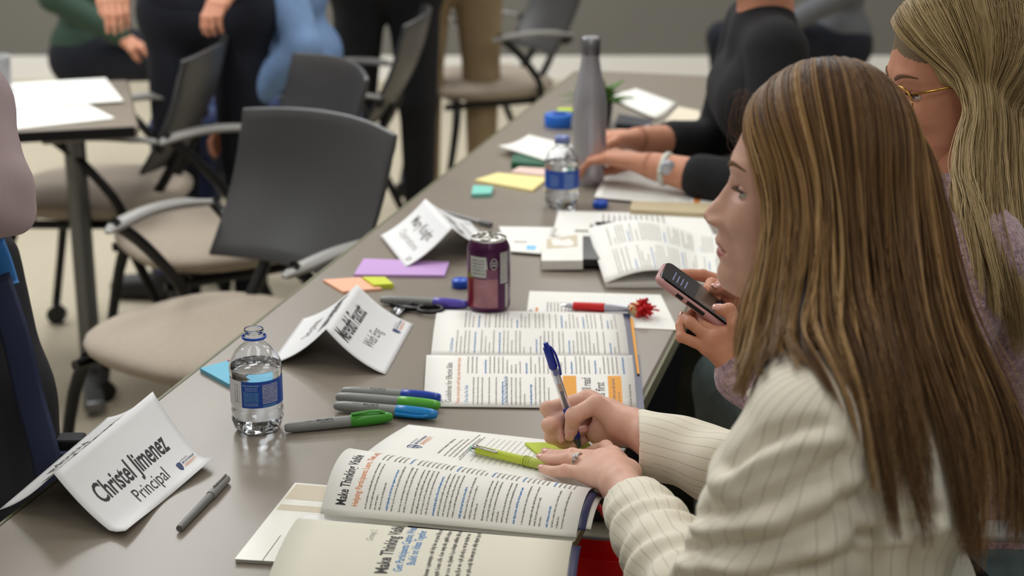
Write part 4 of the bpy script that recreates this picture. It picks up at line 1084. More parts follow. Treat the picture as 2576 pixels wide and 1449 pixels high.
# ------------------------------------------------------------------ cloth with pinstripes
def stripe_mat(name, rgb, line, pitch_, width):
    m = bpy.data.materials.new(name); m.use_nodes = True; nt = m.node_tree; b = nt.nodes['Principled BSDF']; MATS[name] = m
    b.inputs['Roughness'].default_value = .8; b.inputs['Sheen Weight'].default_value = .15
    def nd(t, **k):
        n = nt.nodes.new(t)
        for a_, v_ in k.items(): setattr(n, a_, v_)
        return n
    def mth(op, a_, b_=None):
        n = nd('ShaderNodeMath', operation=op)
        for i, x in enumerate((a_, b_)):
            if x is None: continue
            if isinstance(x, (int, float)): n.inputs[i].default_value = x
            else: nt.links.new(x, n.inputs[i])
        return n.outputs[0]
    A = nd('ShaderNodeAttribute', attribute_name='across'); B = nd('ShaderNodeAttribute', attribute_name='along')
    fr = mth('FRACT', mth('DIVIDE', A.outputs['Fac'], pitch_)); on = mth('LESS_THAN', fr, width / pitch_)
    dots = mth('LESS_THAN', mth('FRACT', mth('DIVIDE', B.outputs['Fac'], .0016)), .62)
    fac = mth('MULTIPLY', mth('MULTIPLY', on, dots), .62)
    mx = nd('ShaderNodeMix', data_type='RGBA'); nt.links.new(fac, mx.inputs['Factor'])
    mx.inputs['A'].default_value = (*lin(rgb), 1); mx.inputs['B'].default_value = (*lin(line), 1)
    nt.links.new(mx.outputs['Result'], b.inputs['Base Color'])
    tc = nd('ShaderNodeTexCoord'); n2 = nd('ShaderNodeTexNoise'); n2.inputs['Scale'].default_value = 1400; nt.links.new(tc.outputs['Object'], n2.inputs['Vector'])
    bp = nd('ShaderNodeBump'); bp.inputs['Strength'].default_value = .25; bp.inputs['Distance'].default_value = .0005
    nt.links.new(n2.outputs['Fac'], bp.inputs['Height']); nt.links.new(bp.outputs['Normal'], b.inputs['Normal'])
    return m
def bone_coords(V, bones, ref):
    """bones: [(a,b,radius,kind)], returns nearest bone index, along, angle"""
    best = np.full(len(V), 9.); bi = np.zeros(len(V), int); al = np.zeros(len(V)); an = np.zeros(len(V))
    for i, (a, b_, r, s0) in enumerate(bones):
        a, b_ = np.array(a), np.array(b_); d = b_ - a; L = np.linalg.norm(d); d = d / L
        t = np.clip((V - a) @ d / L, 0, 1); q_ = V - a - (t * L)[:, None] * d; dist = np.linalg.norm(q_, axis=1) - r
        n1 = unit(np.array(ref) - d * (np.array(ref) @ d)); n2 = np.cross(d, n1)
        m_ = dist < best
        best[m_] = dist[m_]; bi[m_] = i; al[m_] = (s0 + t * L)[m_]; an[m_] = np.arctan2((q_ @ n2), (q_ @ n1))[m_]
    return bi, al, an, best
def cut_local(s, p, nrm, R):
    p = np.array(p); nrm = unit(nrm); sl = s._sub(p, p, R)
    X, Y, Z = s.X[sl], s.Y[sl], s.Z[sl]
    d = (X - p[0]) * nrm[0] + (Y - p[1]) * nrm[1] + (Z - p[2]) * nrm[2]
    rr = np.sqrt((X - p[0]) ** 2 + (Y - p[1]) ** 2 + (Z - p[2]) ** 2)
    s.F[sl] = np.where(rr < R, np.maximum(s.F[sl], d), s.F[sl])
Zv = np.array([0, 0, 1.])

# ------------------------------------------------------------------ WOMAN IN THE CREAM BLAZER
NAS = D(1838, 450, 1.665)
YAW1 = math.pi - math.radians(11)
w1 = thing('person', 'woman with long highlighted brown hair in a cream pinstriped blazer, writing with a blue pen', 'person', [NAS[0] + .12, NAS[1] - .02, 0])
M_root = mat('hair_root_brown', (70, 50, 34), .7, noise=(300, .3))
head(w1, NAS, YAW1, M_skin, 1.0, look=.10, scalp=M_root)
lat = unit([.30, .95, 0]); fwd = unit([-.95, .30, 0])
SL = D(2045, 1085, 1.485); SR = SL + lat * .32; EL = D(1822, 1620, 1.57); CL = T(1592, 1262, .040)
CR = T(1603, 1112, .042); ER = np.array([.345, 1.80, TZ + .02]); MID = (SL + SR) / 2
PV = MID + np.array([.05, 0, -.50])
NB = D(2100, 800, 1.62)
# neck
s = Sdf(NAS - [.02, .12, .30], NAS + [.22, .12, .02], .004)
hc = NAS + np.array([.098, -.02, -.06])
s.cap(hc, MID + [.0, 0, .06], .050, .056, .01); s.cap(MID + [0, 0, .05], MID + [0, 0, -.04], .058, .07, .02)
V, Q = s.mesh(2); mk('neck', [(V, Q, M_skin)], w1)
# blazer
M_blz = stripe_mat('pinstripe_wool', (238, 232, 214), (92, 86, 78), .0125, .0009)
allb = np.array([SL, SR, EL, CL, CR, ER, PV])
s = Sdf(allb.min(0) - [.10, .12, .10], allb.max(0) + [.16, .12, .14], .0045)
mU = SL + (EL - SL) * .5 + np.array([.008, 0, 0])
s.cap(SL + lat * .05, SR - lat * .05, .062, .062, .02)
s.cap(SL + lat * .04 + [0, 0, .01], MID + [.02, 0, .055], .050, .052, .03); s.cap(SR - lat * .04 + [0, 0, .01], MID + [.02, 0, .055], .050, .052, .03)
U = MID + np.array([.045, 0, -.09]); s.cap(U - lat * .075, U + lat * .075, .103, .103, .04)
M2 = MID + np.array([.05, 0, -.27]); s.cap(M2 - lat * .05, M2 + lat * .05, .100, .100, .06)
s.cap(PV - lat * .06, PV + lat * .06, .130, .130, .06)
s.ell(U + fwd * .055 + [0, 0, -.05] - lat * .06, (.055, .055, .055), .04); s.ell(U + fwd * .055 + [0, 0, -.05] + lat * .06, (.055, .055, .055), .04)
s.chain([SL, SL + (EL - SL) * .25, mU, SL + (EL - SL) * .8, EL], [.058, .066, .069, .064, .058], .02)
s.chain([EL, EL + (CL - EL) * .5, CL + (CL - EL) * .05], [.054, .047, .0355], .012)
s.chain([SR, SR + (ER - SR) * .5, ER], [.056, .058, .052], .02)
s.chain([ER, ER + (CR - ER) * .55, CR + (CR - ER) * .08], [.050, .043, .0395], .012)
dL, dR = unit(CL - EL), unit(CR - ER)
cut_local(s, CL, unit(dL + np.array([-.1, .1, .35])), .065); cut_local(s, CR, unit(np.array([-1, .05, 0.])), .075)
s.cap(CL - dL * .03, CL + dL * .03, .028, .031, .002, sub=True); s.cap(CR - dR * .008, CR + dR * .04, .033, .036, .002, sub=True)
# neck opening and front opening
s.cap(MID + [.0, 0, .0], MID + [-.02, 0, .14], .050, .062, .01, sub=True)
V, Q = s.mesh(2); BL1 = s
bones = [(SL, EL, .068, 0), (EL, CL, .05, .35), (SR, ER, .06, 0), (ER, CR, .045, .30), (M2, U, .10, 0), (PV, M2, .12, -.3), (U - lat * .1, U + lat * .1, .09, 0)]
bi, al, an, _ = bone_coords(V, bones, (0, 1, .2))
N_ = vnormals(V, Q)
rad_ = np.array([.055, .045, .055, .045])
across = np.where(bi < 4, an * rad_[np.minimum(bi, 3)] + .2, np.arctan2((V - PV - [.0, 0, 0]) @ lat, (V - PV) @ fwd) * .13 + 1.0)
along = np.where(bi < 4, al, V[:, 2])
# folds
def ridge(x, sharp=2.2): return (np.abs(np.sin(x)) ** (1 / sharp)) * -1 + .6
dsp = np.zeros(len(V))
mA = bi == 0; sA = al / np.linalg.norm(EL - SL)
ph = al / .044 * math.pi + .55 * np.cos(an * 1.0 + .6) * 2 + .7 * np.sin(an * 2 + al * 20)
dsp += np.where(mA, .0030 * (np.sin(ph) ** 2 * 2 - 1) * np.clip((sA - .12) / .2, 0, 1), 0)
ph = al / .048 * math.pi + 1.1 * np.cos(an + 1.) + .5 * np.sin(al * 60 + an * 3)
dsp += np.where(bi == 1, .0042 * (np.sin(ph) ** 2 * 2 - 1) * np.clip((np.linalg.norm(CL - EL) + .35 - al) / .08, 0, 1), 0)
ph = al / .07 * math.pi + 2.4 * np.cos(an * 1.0) + al * 9
dsp += np.where(bi == 3, .0040 * np.sin(ph) * np.clip((np.linalg.norm(CR - ER) + .30 - al) / .06, 0, 1), 0)
dsp += np.where(bi >= 4, .004 * np.sin(V[:, 2] * 75 + V[:, 0] * 40 + 1.5 * np.sin(V[:, 1] * 30)), 0)
qx = np.array([PX(p) for p in V]); face_ = (N_ @ unit([0, -.95, .3])) > .05
def seg_d(q_, P):
    P = np.array(P, float); best_ = np.full(len(q_), 1e9)
    for a_, b_ in zip(P[:-1], P[1:]):
        d_ = b_ - a_; t_ = np.clip(((q_ - a_) @ d_) / (d_ @ d_), 0, 1); best_ = np.minimum(best_, np.linalg.norm(q_ - a_ - t_[:, None] * d_, axis=1))
    return best_
FOLDS = [(-.010, 20, [(1835, 1175), (1913, 1112), (2010, 1073), (2060, 1068)]), (.007, 24, [(1815, 1215), (1905, 1160), (2010, 1118), (2090, 1105)]), (-.011, 20, [(1775, 1290), (1860, 1284), (1965, 1246), (2070, 1187), (2125, 1150)]),
         (.008, 24, [(1745, 1335), (1860, 1328), (1975, 1300), (2080, 1245), (2150, 1200)]), (-.010, 20, [(1735, 1375), (1870, 1378), (1990, 1352), (2100, 1300), (2180, 1240)]), (.008, 24, [(1700, 1425), (1850, 1428), (2000, 1400), (2130, 1345), (2200, 1290)]), (-.010, 20, [(1700, 1470), (1860, 1475), (2000, 1450), (2150, 1395)]),
         (-.008, 16, [(2165, 1345), (2260, 1325), (2360, 1290)]), (.005, 18, [(2170, 1375), (2270, 1355), (2370, 1320)]), (-.006, 14, [(2100, 1190), (2125, 1290), (2165, 1345)])]
for A_, w_f, pl in FOLDS:
    dd_ = seg_d(qx, pl); tap = np.clip(dd_ * 0 + 1, 0, 1); dsp += np.where(face_ & np.isin(bi, (0, 4, 5, 6)), A_ * np.exp(-(dd_ / w_f) ** 2), 0)
for _ in range(1):   # soften the fold field over the surface
    a_ = np.zeros(len(V)); n_ = np.zeros(len(V))
    for i in range(4):
        np.add.at(a_, Q[:, i], dsp[Q[:, (i + 1) % 4]]); np.add.at(n_, Q[:, i], 1)
    dsp = .5 * dsp + .5 * a_ / np.maximum(n_, 1)
V = V + N_ * dsp[:, None]
blz = mk('blazer', [(V, Q, M_blz)], w1, attrs={'across': ('FLOAT', across), 'along': ('FLOAT', along)})
# collar and lapel
cp = [MID + np.array([.02, 0, 0]) + lat * x + fwd * y + Zv * z for x, y, z in ((-.040, .085, -.03), (-.052, .035, .035), (-.050, -.025, .062), (-.02, -.048, .070), (.02, -.048, .070), (.050, -.025, .062), (.052, .035, .035), (.040, .085, -.03))]
cv_, cf_ = tube(catmull(cp, 40), .022, 12, up=(0, 0, 1), flat=1.0); 
mk('collar', [(*tube(catmull(cp, 40), .009, 14, up=(0, 0, 1), flat=2.0), mat('cream_wool', (238, 232, 214), .8, bump=(1200, .2, .0005)))], blz)
bt = CL - dL * .03
# trousers
M_jean = mat('dark_denim', (34, 44, 62), .85, noise=(90, .45), bump=(900, .3, .0005))
HPl, HPr = PV - lat * .09 + [0, 0, -.03], PV + lat * .09 + [0, 0, -.03]
KL, KR = HPl + np.array([-.40, .12, .0]), HPr + np.array([-.40, .06, .0])
AL, AR = KL + np.array([.03, .02, -.36]), KR + np.array([.06, .02, -.36])
KL[2] = KR[2] = .52; AL[2] = AR[2] = .11
pts = np.array([HPl, HPr, KL, KR, AL, AR]); s = Sdf(pts.min(0) - .15, pts.max(0) + .14, .008)
s.cap(HPl, HPr, .125, .125, .03); s.cap(HPl, KL, .092, .066, .03); s.cap(HPr, KR, .092, .066, .03); s.cap(KL, AL, .064, .045, .03); s.cap(KR, AR, .064, .045, .03)
V, Q = s.mesh(2); mk('jeans', [(V, Q, M_jean)], w1)
M_shoe = mat('dark_shoe', (28, 26, 26), .5)
for a in (AL, AR):
    s = Sdf(a - [.22, .12, .11], a + [.10, .12, .04], .006); p0 = a * [1, 1, 0] + [.01, 0, .038]; s.cap(p0, p0 + fwd * .15, .036, .03, .01); s.cap(p0, a, .036, .04, .02); s.cut(p0 - [0, 0, .036], (0, 0, -1)); V, Q = s.mesh(1); mk('shoe', [(V, Q, M_shoe)], w1)
# right hand, writing
def tp(l): return [T(*p) for p in l]
W_ = T(1596, 1078, .045)
cam_dir = np.array([0, -.95, .3])
R_f = [tp([(1478, 1004, .063), (1377, 1028, .060), (1398, 1073, .042), (1411, 1098, .031)]) + [(-.3, -.9, .3)],
       tp([(1490, 1010, .056), (1381, 1070, .046), (1402, 1096, .030), (1460, 1083, .034)]) + [(.2, -.8, .6)],
       tp([(1502, 1030, .042), (1387, 1098, .030), (1412, 1112, .021), (1466, 1094, .024)]) + [(.2, -.8, .6)],
       tp([(1518, 1055, .030), (1422, 1112, .020), (1440, 1119, .017), (1468, 1108, .019)]) + [(.3, -.8, .5)]]
R_t = tp([(1556, 1066, .052), (1498, 1018, .074), (1444, 1046, .063), (1436, 1085, .041)]) + [(-.05, -.95, .35)]
hand('right_hand', w1, W_, R_f, R_t, CR + (ER - CR) * .15 + [0, 0, .003], M_skin, extra=[(T(1535, 1090, .030), (.030, .018, .018), .015)])
# left hand, flat on the booklet
W_ = T(1566, 1226, .046)
L_f = [tp([(1541, 1146, .040), (1524, 1126, .040), (1500, 1131, .030), (1482, 1138, .020)]) + [(-.3, -.2, 1)],
       tp([(1514, 1154, .042), (1440, 1146, .036), (1403, 1147, .026), (1377, 1141, .021)]) + [(-.3, -.3, 1)],
       tp([(1489, 1169, .038), (1428, 1157, .035), (1393, 1158, .025), (1364, 1153, .0195)]) + [(-.3, -.3, 1)],
       tp([(1470, 1190, .031), (1421, 1184, .029), (1391, 1186, .0225), (1366, 1180, .0175)]) + [(-.3, -.3, 1)]]
L_t = tp([(1578, 1190, .030), (1556, 1160, .022), (1530, 1148, .018), (1506, 1144, .017)]) + [(-.3, .2, 1)]
lh = hand('left_hand', w1, W_, L_f, L_t, CL + (EL - CL) * .12 + [0, 0, .002], M_skin, scale=.97)
# ring on the ring finger
a, b_ = L_f[2][0], L_f[2][1]; rc = a + (b_ - a) * .52; rd = unit(b_ - a); RA = axes(rd)
M_silv = mat('ring_silver', (200, 196, 188), .18, metal=1)
rv = [rc + (RA[:, 1] * math.cos(k) + RA[:, 2] * math.sin(k)) * .0106 for k in np.linspace(0, 2 * math.pi, 40)]
rv2 = [p + rd * .0016 for p in rv]
rg_ = mk('ring', [(*tube(rv, .0009, 8), M_silv), (*tube(rv2, .0009, 8), M_silv)], lh)
tpz = unit(RA[:, 2] * .8 + RA[:, 1] * .5)
mk('stones', [(*ellipsoid(rc + tpz * .0118 + rd * dx + RA[:, 1] * dy, (.0018, .0018, .0015), None, 8, 6), mat('ring_stone', (235, 235, 240), .05, trans=.3, ior=2.0)) for dx, dy in ((0.0008, 0), (-.002, 0), (.0034, 0), (.0008, .0028), (.0008, -.0028))], rg_)
# blue pen
tip = T(1461, 1132, .0125)
best = (0, 2.045)
end = D(1372, 862, best[1])
M_pclr = mat('pen_clear', (235, 238, 245), .05, trans=.85, ior=1.3); M_pblue = mat('pen_blue', (24, 46, 150), .35); M_pdk = mat('pen_ink', (24, 28, 52), .3); M_tan = mat('pen_grease', (190, 150, 116), .4)
t, a, d = pen('blue retractable gel pen with clear barrel held upright in the writing hand', tip, end, [(0, .035, .0006, .0014, M_chrome, 'tip'), (.03, .12, .0022, .0048, mat('pen_smoke', (70, 74, 84), .15), 'nose'), (.115, .40, .0052, .0056, M_pblue, 'grip'), (.395, .76, .0052, .0050, M_pclr, 'barrel'), (.40, .555, .0030, .0030, M_pdk, 'refill'), (.555, .62, .0030, .0030, M_tan, 'refill_gel'), (.62, .70, .0022, .0022, mat('pen_white', (200, 205, 215), .3), 'refill_tube'), (.70, .80, .0036, .0036, M_pblue, 'spring_holder'), (.77, .965, .0054, .0050, M_pblue, 'upper_barrel'), (.965, 1.0, .0032, .0028, M_pblue, 'button')])
cl = unit(np.array([.75, -.4, .2])); cl = unit(cl - unit(d) * (cl @ unit(d)))
mk('clip', [(*tube(catmull([a + d * .955 + cl * .005, a + d * .90 + cl * .008, a + d * .80 + cl * .0085, a + d * .70 + cl * .0065], 12), .0022, 8, flat=.45, up=cl), M_pblue)], t)
# hair
HC1 = [(52, 35, 22), (104, 73, 43), (166, 129, 81), (226, 192, 138)]
G = [
 [(1950, 196, 1.665), (1900, 226, 1.655), (1872, 280, 1.645), (1886, 352, 1.625), (1897, 440, 1.605), (1912, 540, 1.59), (1896, 635, 1.58), (1868, 730, 1.57), (1850, 850, 1.55), (1852, 950, 1.535), (1895, 1015, 1.52)],
 [(1980, 190, 1.665), (1925, 225, 1.645), (1912, 290, 1.625), (1925, 360, 1.60), (1942, 450, 1.58), (1950, 550, 1.57), (1938, 650, 1.56), (1915, 760, 1.545), (1895, 870, 1.53), (1890, 960, 1.51), (1925, 1010, 1.49)],
 [(2020, 184, 1.665), (1985, 225, 1.63), (1980, 300, 1.60), (1998, 380, 1.575), (2012, 480, 1.56), (2015, 590, 1.55), (2005, 700, 1.54), (1985, 790, 1.52), (1978, 850, 1.50), (1995, 905, 1.48), (2030, 960, 1.46)],
 [(2060, 178, 1.66), (2050, 220, 1.62), (2060, 300, 1.585), (2085, 390, 1.56), (2100, 500, 1.55), (2105, 610, 1.545), (2100, 720, 1.535), (2095, 820, 1.51), (2110, 910, 1.475), (2165, 1060, 1.435), (2225, 1290, 1.42)],
 [(2100, 176, 1.66), (2120, 220, 1.62), (2150, 300, 1.585), (2180, 400, 1.565), (2195, 510, 1.555), (2200, 620, 1.55), (2205, 730, 1.54), (2215, 840, 1.52), (2240, 950, 1.49), (2290, 1110, 1.455), (2350, 1400, 1.44)],
 [(2130, 178, 1.66), (2170, 222, 1.63), (2220, 300, 1.60), (2262, 400, 1.58), (2285, 510, 1.575), (2298, 620, 1.57), (2310, 740, 1.56), (2335, 860, 1.54), (2370, 980, 1.52), (2420, 1160, 1.49), (2440, 1449, 1.47)],
 [(2150, 182, 1.66), (2210, 226, 1.645), (2280, 305, 1.63), (2335, 410, 1.62), (2362, 520, 1.615), (2378, 630, 1.61), (2400, 750, 1.605), (2435, 870, 1.59), (2490, 1000, 1.57), (2540, 1190, 1.55), (2510, 1449, 1.53)],
 [(2160, 186, 1.665), (2228, 232, 1.665), (2310, 320, 1.665), (2368, 430, 1.66), (2396, 540, 1.66), (2412, 650, 1.66), (2440, 770, 1.655), (2490, 890, 1.65), (2560, 1020, 1.64), (2620, 1200, 1.61), (2590, 1430, 1.59)],
 [(2150, 190, 1.675), (2200, 235, 1.70), (2270, 330, 1.72), (2320, 440, 1.73), (2345, 550, 1.73), (2365, 660, 1.73), (2400, 780, 1.72), (2450, 900, 1.715), (2520, 1030, 1.71), (2580, 1190, 1.70), (2570, 1360, 1.69)],
 [(2100, 190, 1.68), (2110, 235, 1.72), (2140, 330, 1.755), (2160, 440, 1.765), (2175, 550, 1.765), (2190, 660, 1.76), (2220, 780, 1.75), (2270, 900, 1.74), (2330, 1000, 1.73), (2380, 1100, 1.72), (2400, 1200, 1.71)],
 [(2000, 195, 1.68), (1985, 235, 1.71), (1985, 320, 1.74), (1995, 430, 1.755), (2000, 550, 1.755), (2000, 660, 1.745), (2010, 760, 1.735), (2040, 850, 1.72), (2060, 930, 1.71), (2070, 1000, 1.70), (2070, 1060, 1.70)],
 [(1955, 198, 1.67), (1915, 232, 1.68), (1900, 290, 1.695), (1925, 360, 1.715), (1945, 450, 1.725), (1955, 550, 1.725), (1950, 650, 1.72), (1950, 740, 1.71), (1960, 820, 1.70), (1970, 900, 1.69), (1980, 980, 1.68)],
]
Gw = [[D(*p) for p in g] for g in G]
cen = NAS + np.array([.10, -.02, -.02])
f1 = np.array([math.cos(YAW1), math.sin(YAW1), 0]); l1 = np.array([-f1[1], f1[0], 0])
SK1 = (NAS - f1 * .093 + Zv * .020, np.stack([f1, l1, Zv], 1), np.array([.082, .075, .096]))
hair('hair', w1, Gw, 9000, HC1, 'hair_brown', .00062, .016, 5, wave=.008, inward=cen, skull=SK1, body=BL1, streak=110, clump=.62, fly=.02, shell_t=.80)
# fine flyaway wisps at the hairline
rr = np.random.default_rng(8); ws = []
for k in range(26):
    x0, y0 = rr.uniform(1868, 1900), rr.uniform(240, 300); dx = -rr.uniform(8, 60); P = [D(x0, y0, 1.655), D(x0 + dx * .6, y0 + rr.uniform(-40, 10), 1.655), D(x0 + dx, y0 + rr.uniform(20, 80), 1.65), D(x0 + dx * .4, y0 + rr.uniform(60, 130), 1.65)]
    ws.append((*tube(catmull(P, 14), .00022, 3), mat('wisp_brown', (96, 66, 38), .4)))
mk('wisps', ws, w1)
# ================================================================== CHAIRS
M_fab = mat('taupe_fabric', (164, 151, 135), .85, noise=(120, .05), bump=(900, .3, .0006), sheen=.2)
M_backp = mat('charcoal_mesh_back', (60, 60, 62), .34, spec=.9); M_arm = mat('grey_arm', (140, 138, 134), .4); M_tube = mat('black_steel', (14, 14, 16), .35)
def spillow(c, sx, sy, sz, n=28, m=12, flat=.45):
    """cushion: superellipse outline, domed top, softer underside"""
    v = []
    for i in range(m + 1):
        th = math.pi * i / m; zz = -math.cos(th); k = max(math.sin(th), 0) ** flat
        for j in range(n):
            a = 2 * math.pi * j / n; ca, sa = math.cos(a), math.sin(a)
            v.append((c[0] + sx * k * abs(ca) ** .72 * (1 if ca > 0 else -1), c[1] + sy * k * abs(sa) ** .72 * (1 if sa > 0 else -1), c[2] + sz * zz * (1 if zz > 0 else 1.25)))
    return np.array(v), [(i * n + j, i * n + (j + 1) % n, (i + 1) * n + (j + 1) % n, (i + 1) * n + j) for i in range(m) for j in range(n)]
def make_chair(label, group='nesting office chairs', seatm=None, backm=None):
    """faces +x, backrest at the origin"""
    t = thing('office_chair', label, 'chair', (0, 0, 0), group)
    mk('seat', [(*spillow((.235, 0, .462), .235, .24, .033), seatm or M_fab)], t)
    nu, nv = 18, 12; P = []
    for i in range(nu):
        for j in range(nv):
            s_ = (i / (nu - 1) - .5) * 2; z = j / (nv - 1)
            wd = .205 + .012 * z; cr = .045 * s_ * s_
            P.append((.02 + cr - .13 * z - .02 * math.sin(math.pi * z) - (.012 if False else 0), s_ * wd, 0.555 + .305 * z - .012 * s_ * s_ * (1 if z > .9 else 0)))
    P = np.array(P); g = grid_faces(nu, nv)
    b_ = mk('backrest', [(P, g, backm or M_backp)], t); sm = b_.modifiers.new('thick', 'SOLIDIFY'); sm.thickness = .012; sm.offset = 0
    bv = b_.modifiers.new('round', 'BEVEL'); bv.width = .004; bv.segments = 2; bv.limit_method = 'ANGLE'
    for s_ in (-1, 1): mk('back_post', [(*tube(catmull([(-.01, s_ * .085, .60), (.03, s_ * .09, .52), (.09, s_ * .10, .43)], 8), .013, 8), M_tube)], t)
    mk('seat_frame', [(*tube([(.06, s_ * .19, .42), (.44, s_ * .19, .415)], .012, 8), M_tube) for s_ in (-1, 1)] + [(*tube([(x, -.2, .418), (x, .2, .418)], .011, 8), M_tube) for x in (.10, .38)], t)
    for s_ in (-1, 1):
        ar = mk('armrest', [(*tube(catmull([(.0, s_ * .250, .650), (.08, s_ * .262, .662), (.17, s_ * .264, .664), (.25, s_ * .258, .654), (.29, s_ * .25, .644)], 16), [.016] * 3 + [.024] * 9 + [.022, .018, .014, .008], 12, flat=.42), M_arm)], t)
        mk('arm_support', [(*tube(catmull([(.27, s_ * .255, .66), (.20, s_ * .252, .60), (.12, s_ * .245, .50), (.10, s_ * .22, .42)], 12), .013, 8), M_tube), (*tube(catmull([(.01, s_ * .25, .655), (.0, s_ * .23, .63), (.01, s_ * .20, .62)], 6), .012, 8), M_tube)], ar)
        for x0, x1 in ((.40, .47), (.12, -.05)):
            l = mk('leg', [(*tube(catmull([(x0, s_ * .20, .42), ((x0 * .7 + x1 * .3), s_ * .235, .32), (x1, s_ * .25, .055)], 8), [.016, .016, .015, .014, .013, .012, .012, .012], 10), M_tube)], t)
            mk('caster', [(*tube([(x1, s_ * .25 - .014, .027), (x1, s_ * .25 + .014, .027)], .027, 14), M_tube)], l, sharp=40)
    return t
def dup(root, label=None):
    r = root.copy(); COL.objects.link(r)
    if label: r['label'] = label
    for ch in list(root.children):
        c_ = ch.copy(); COL.objects.link(c_); c_.parent = r
        for g_ in list(ch.children):
            d_ = g_.copy(); COL.objects.link(d_); d_.parent = c_
    return r
ch0 = make_chair('empty taupe chair with dark curved back nearest the table edge, in front of its twin')
def put(o, x, y, deg): o.location = (x, y, 0); o.rotation_euler = (0, 0, math.radians(deg)); return o
put(ch0, -.44, 3.40, -128)
put(dup(ch0, 'empty taupe chair nested close behind the nearest dark backed chair'), -.50, 4.08, -150)
put(dup(ch0, 'empty taupe chair farther off beside the table with white papers'), -.86, 4.40, 176)
put(dup(ch0, 'empty taupe chair far off beyond the person in khaki'), .12, 6.1, 200)
put(dup(ch0, 'taupe chair under the person in the light blue shirt'), -.35, 4.98, 176)
ch1 = make_chair('chair with dark teal back behind the woman in the cream blazer', 'occupied chairs', M_fab, mat('teal_back', (34, 66, 82), .5))
put(ch1, .54, 1.53, 162)
for o_ in [x for x in ch1.children if x.name.startswith('armrest')]:
    for g_ in list(o_.children): bpy.data.objects.remove(g_)
    bpy.data.objects.remove(o_)
put(dup(ch0, 'dark backed chair behind the woman in the pink knit sweater'), .80, 2.13, 172)
put(dup(ch0, 'dark backed chair behind the person in the black sweater'), .97, 3.52, 176)

# ================================================================== RED BAG under the table edge
M_redb = mat('red_bag', (236, 28, 28), .35, noise=(10, .1)); M_maroon = mat('maroon_print', (70, 12, 18), .4)
c = T(1492, 1480, -.18); 
t = thing('tote_bag', 'bright red glossy tote bag with dark printed shape, below the front booklet', 'bag', c * [1, 1, 0])
RB = axes((.95, -.25, 0)); h0, h1 = .10, TZ - .115
P = []; nb = 20
for i in range(9):
    z = h0 + (h1 - h0) * i / 8; wx, wy = .15 + .012 * math.sin(i * 1.1), .065 - .035 * (i / 8) ** 2
    for j in range(nb):
        a = 2 * math.pi * j / nb; ca, sa = math.cos(a), math.sin(a)
        q_ = RB @ np.array([wx * abs(ca) ** .4 * np.sign(ca), wy * abs(sa) ** .5 * np.sign(sa) + .006 * math.sin(5 * a + i), 0]); P.append((c[0] + q_[0], c[1] + q_[1], z + (.012 * math.cos(2 * a) if i == 8 else 0)))
P = np.array(P); f = [(i * nb + j, i * nb + (j + 1) % nb, (i + 1) * nb + (j + 1) % nb, (i + 1) * nb + j) for i in range(8) for j in range(nb)] + [tuple(reversed(range(nb)))]
o = mk('bag_body', [(P, f, M_redb)], t); sm = o.modifiers.new('thick', 'SOLIDIFY'); sm.thickness = .002
def bagf(u, v):
    q_ = (RB @ np.stack([np.asarray(u), np.full(len(np.asarray(u)), -.070), np.zeros(len(np.asarray(u)))])).T + c; q_[:, 2] = h0 + np.asarray(v); return q_
ik = Ink(); ik.add(M_maroon, [(-.10, .18), (-.03, .47), (.02, .47), (.0, .40), (.05, .18), (0, .18), (-.02, .35), (-.05, .18)], [(0, 1, 6, 7), (1, 2, 3, 6), (3, 4, 5, 6)])
mk('print', ik.pieces(bagf, .002), t)
mk('handle', [(*tube(catmull([c * [1, 1, 0] + RB @ np.array([s_ * .06, -.03, 0]) + [0, 0, h1 - .03] for s_ in (-1,)] + [c * [1, 1, 0] + RB @ np.array([0, -.03, 0]) + [0, 0, h1 + .07]] + [c * [1, 1, 0] + RB @ np.array([.06, -.03, 0]) + [0, 0, h1 - .03]], 14), .008, 8, flat=.3), M_redb)], t)

# ================================================================== WOMAN IN THE PINK KNIT SWEATER
M_knit = mat('pink_knit', (176, 146, 156), .95, noise=(160, .45), bump=(260, .9, .004), sheen=.4)
M_teal = mat('grey_teal_trousers', (92, 108, 110), .85, noise=(60, .15)); 
N2 = D(2250, 226, 2.13); Y2 = math.pi + .12
w2 = thing('person', 'blonde woman with glasses in a pink knit sweater, looking down at her phone', 'person', [N2[0] + .14, N2[1], 0])
_, hw2, _ = head(w2, N2, Y2, M_skin2, .8, look=.0, pitch=-.22, scalp=mat('hair_root_blonde', (120, 100, 72), .7))
lat2 = unit([.16, .98, 0]); fw2 = unit([-.98, .16, 0])
A2 = D(2455, 650, 2.02); B2 = A2 + lat2 * .31; mid2 = (A2 + B2) / 2; E2 = D(2215, 1130, 1.99); C2 = D(1868, 945, 2.10); EB2 = B2 + np.array([-.10, .03, -.22]); CB2 = D(1905, 770, 2.24); P2 = mid2 + np.array([.05, 0, -.48])
allb = np.array([A2, B2, E2, C2, EB2, CB2, P2]); s = Sdf(allb.min(0) - .15, allb.max(0) + .15, .007)
s.cap(A2 + lat2 * .04, B2 - lat2 * .04, .062, .062, .02); s.cap(mid2, mid2 + [.0, 0, .05], .066, .055, .03)
u2 = mid2 + np.array([.02, 0, -.10]); s.cap(u2 - lat2 * .07, u2 + lat2 * .07, .105, .105, .04); s.cap(P2 - lat2 * .06, P2 + lat2 * .06, .13, .13, .06); m2 = (u2 + P2) / 2; s.cap(m2 - lat2 * .05, m2 + lat2 * .05, .11, .11, .06)
s.chain([A2, (A2 + E2) / 2, E2], [.062, .062, .055], .02); s.chain([E2, C2], [.052, .036], .015); s.chain([B2, (B2 + EB2) / 2, EB2], [.062, .06, .052], .02); s.chain([EB2, CB2], [.05, .036], .015)
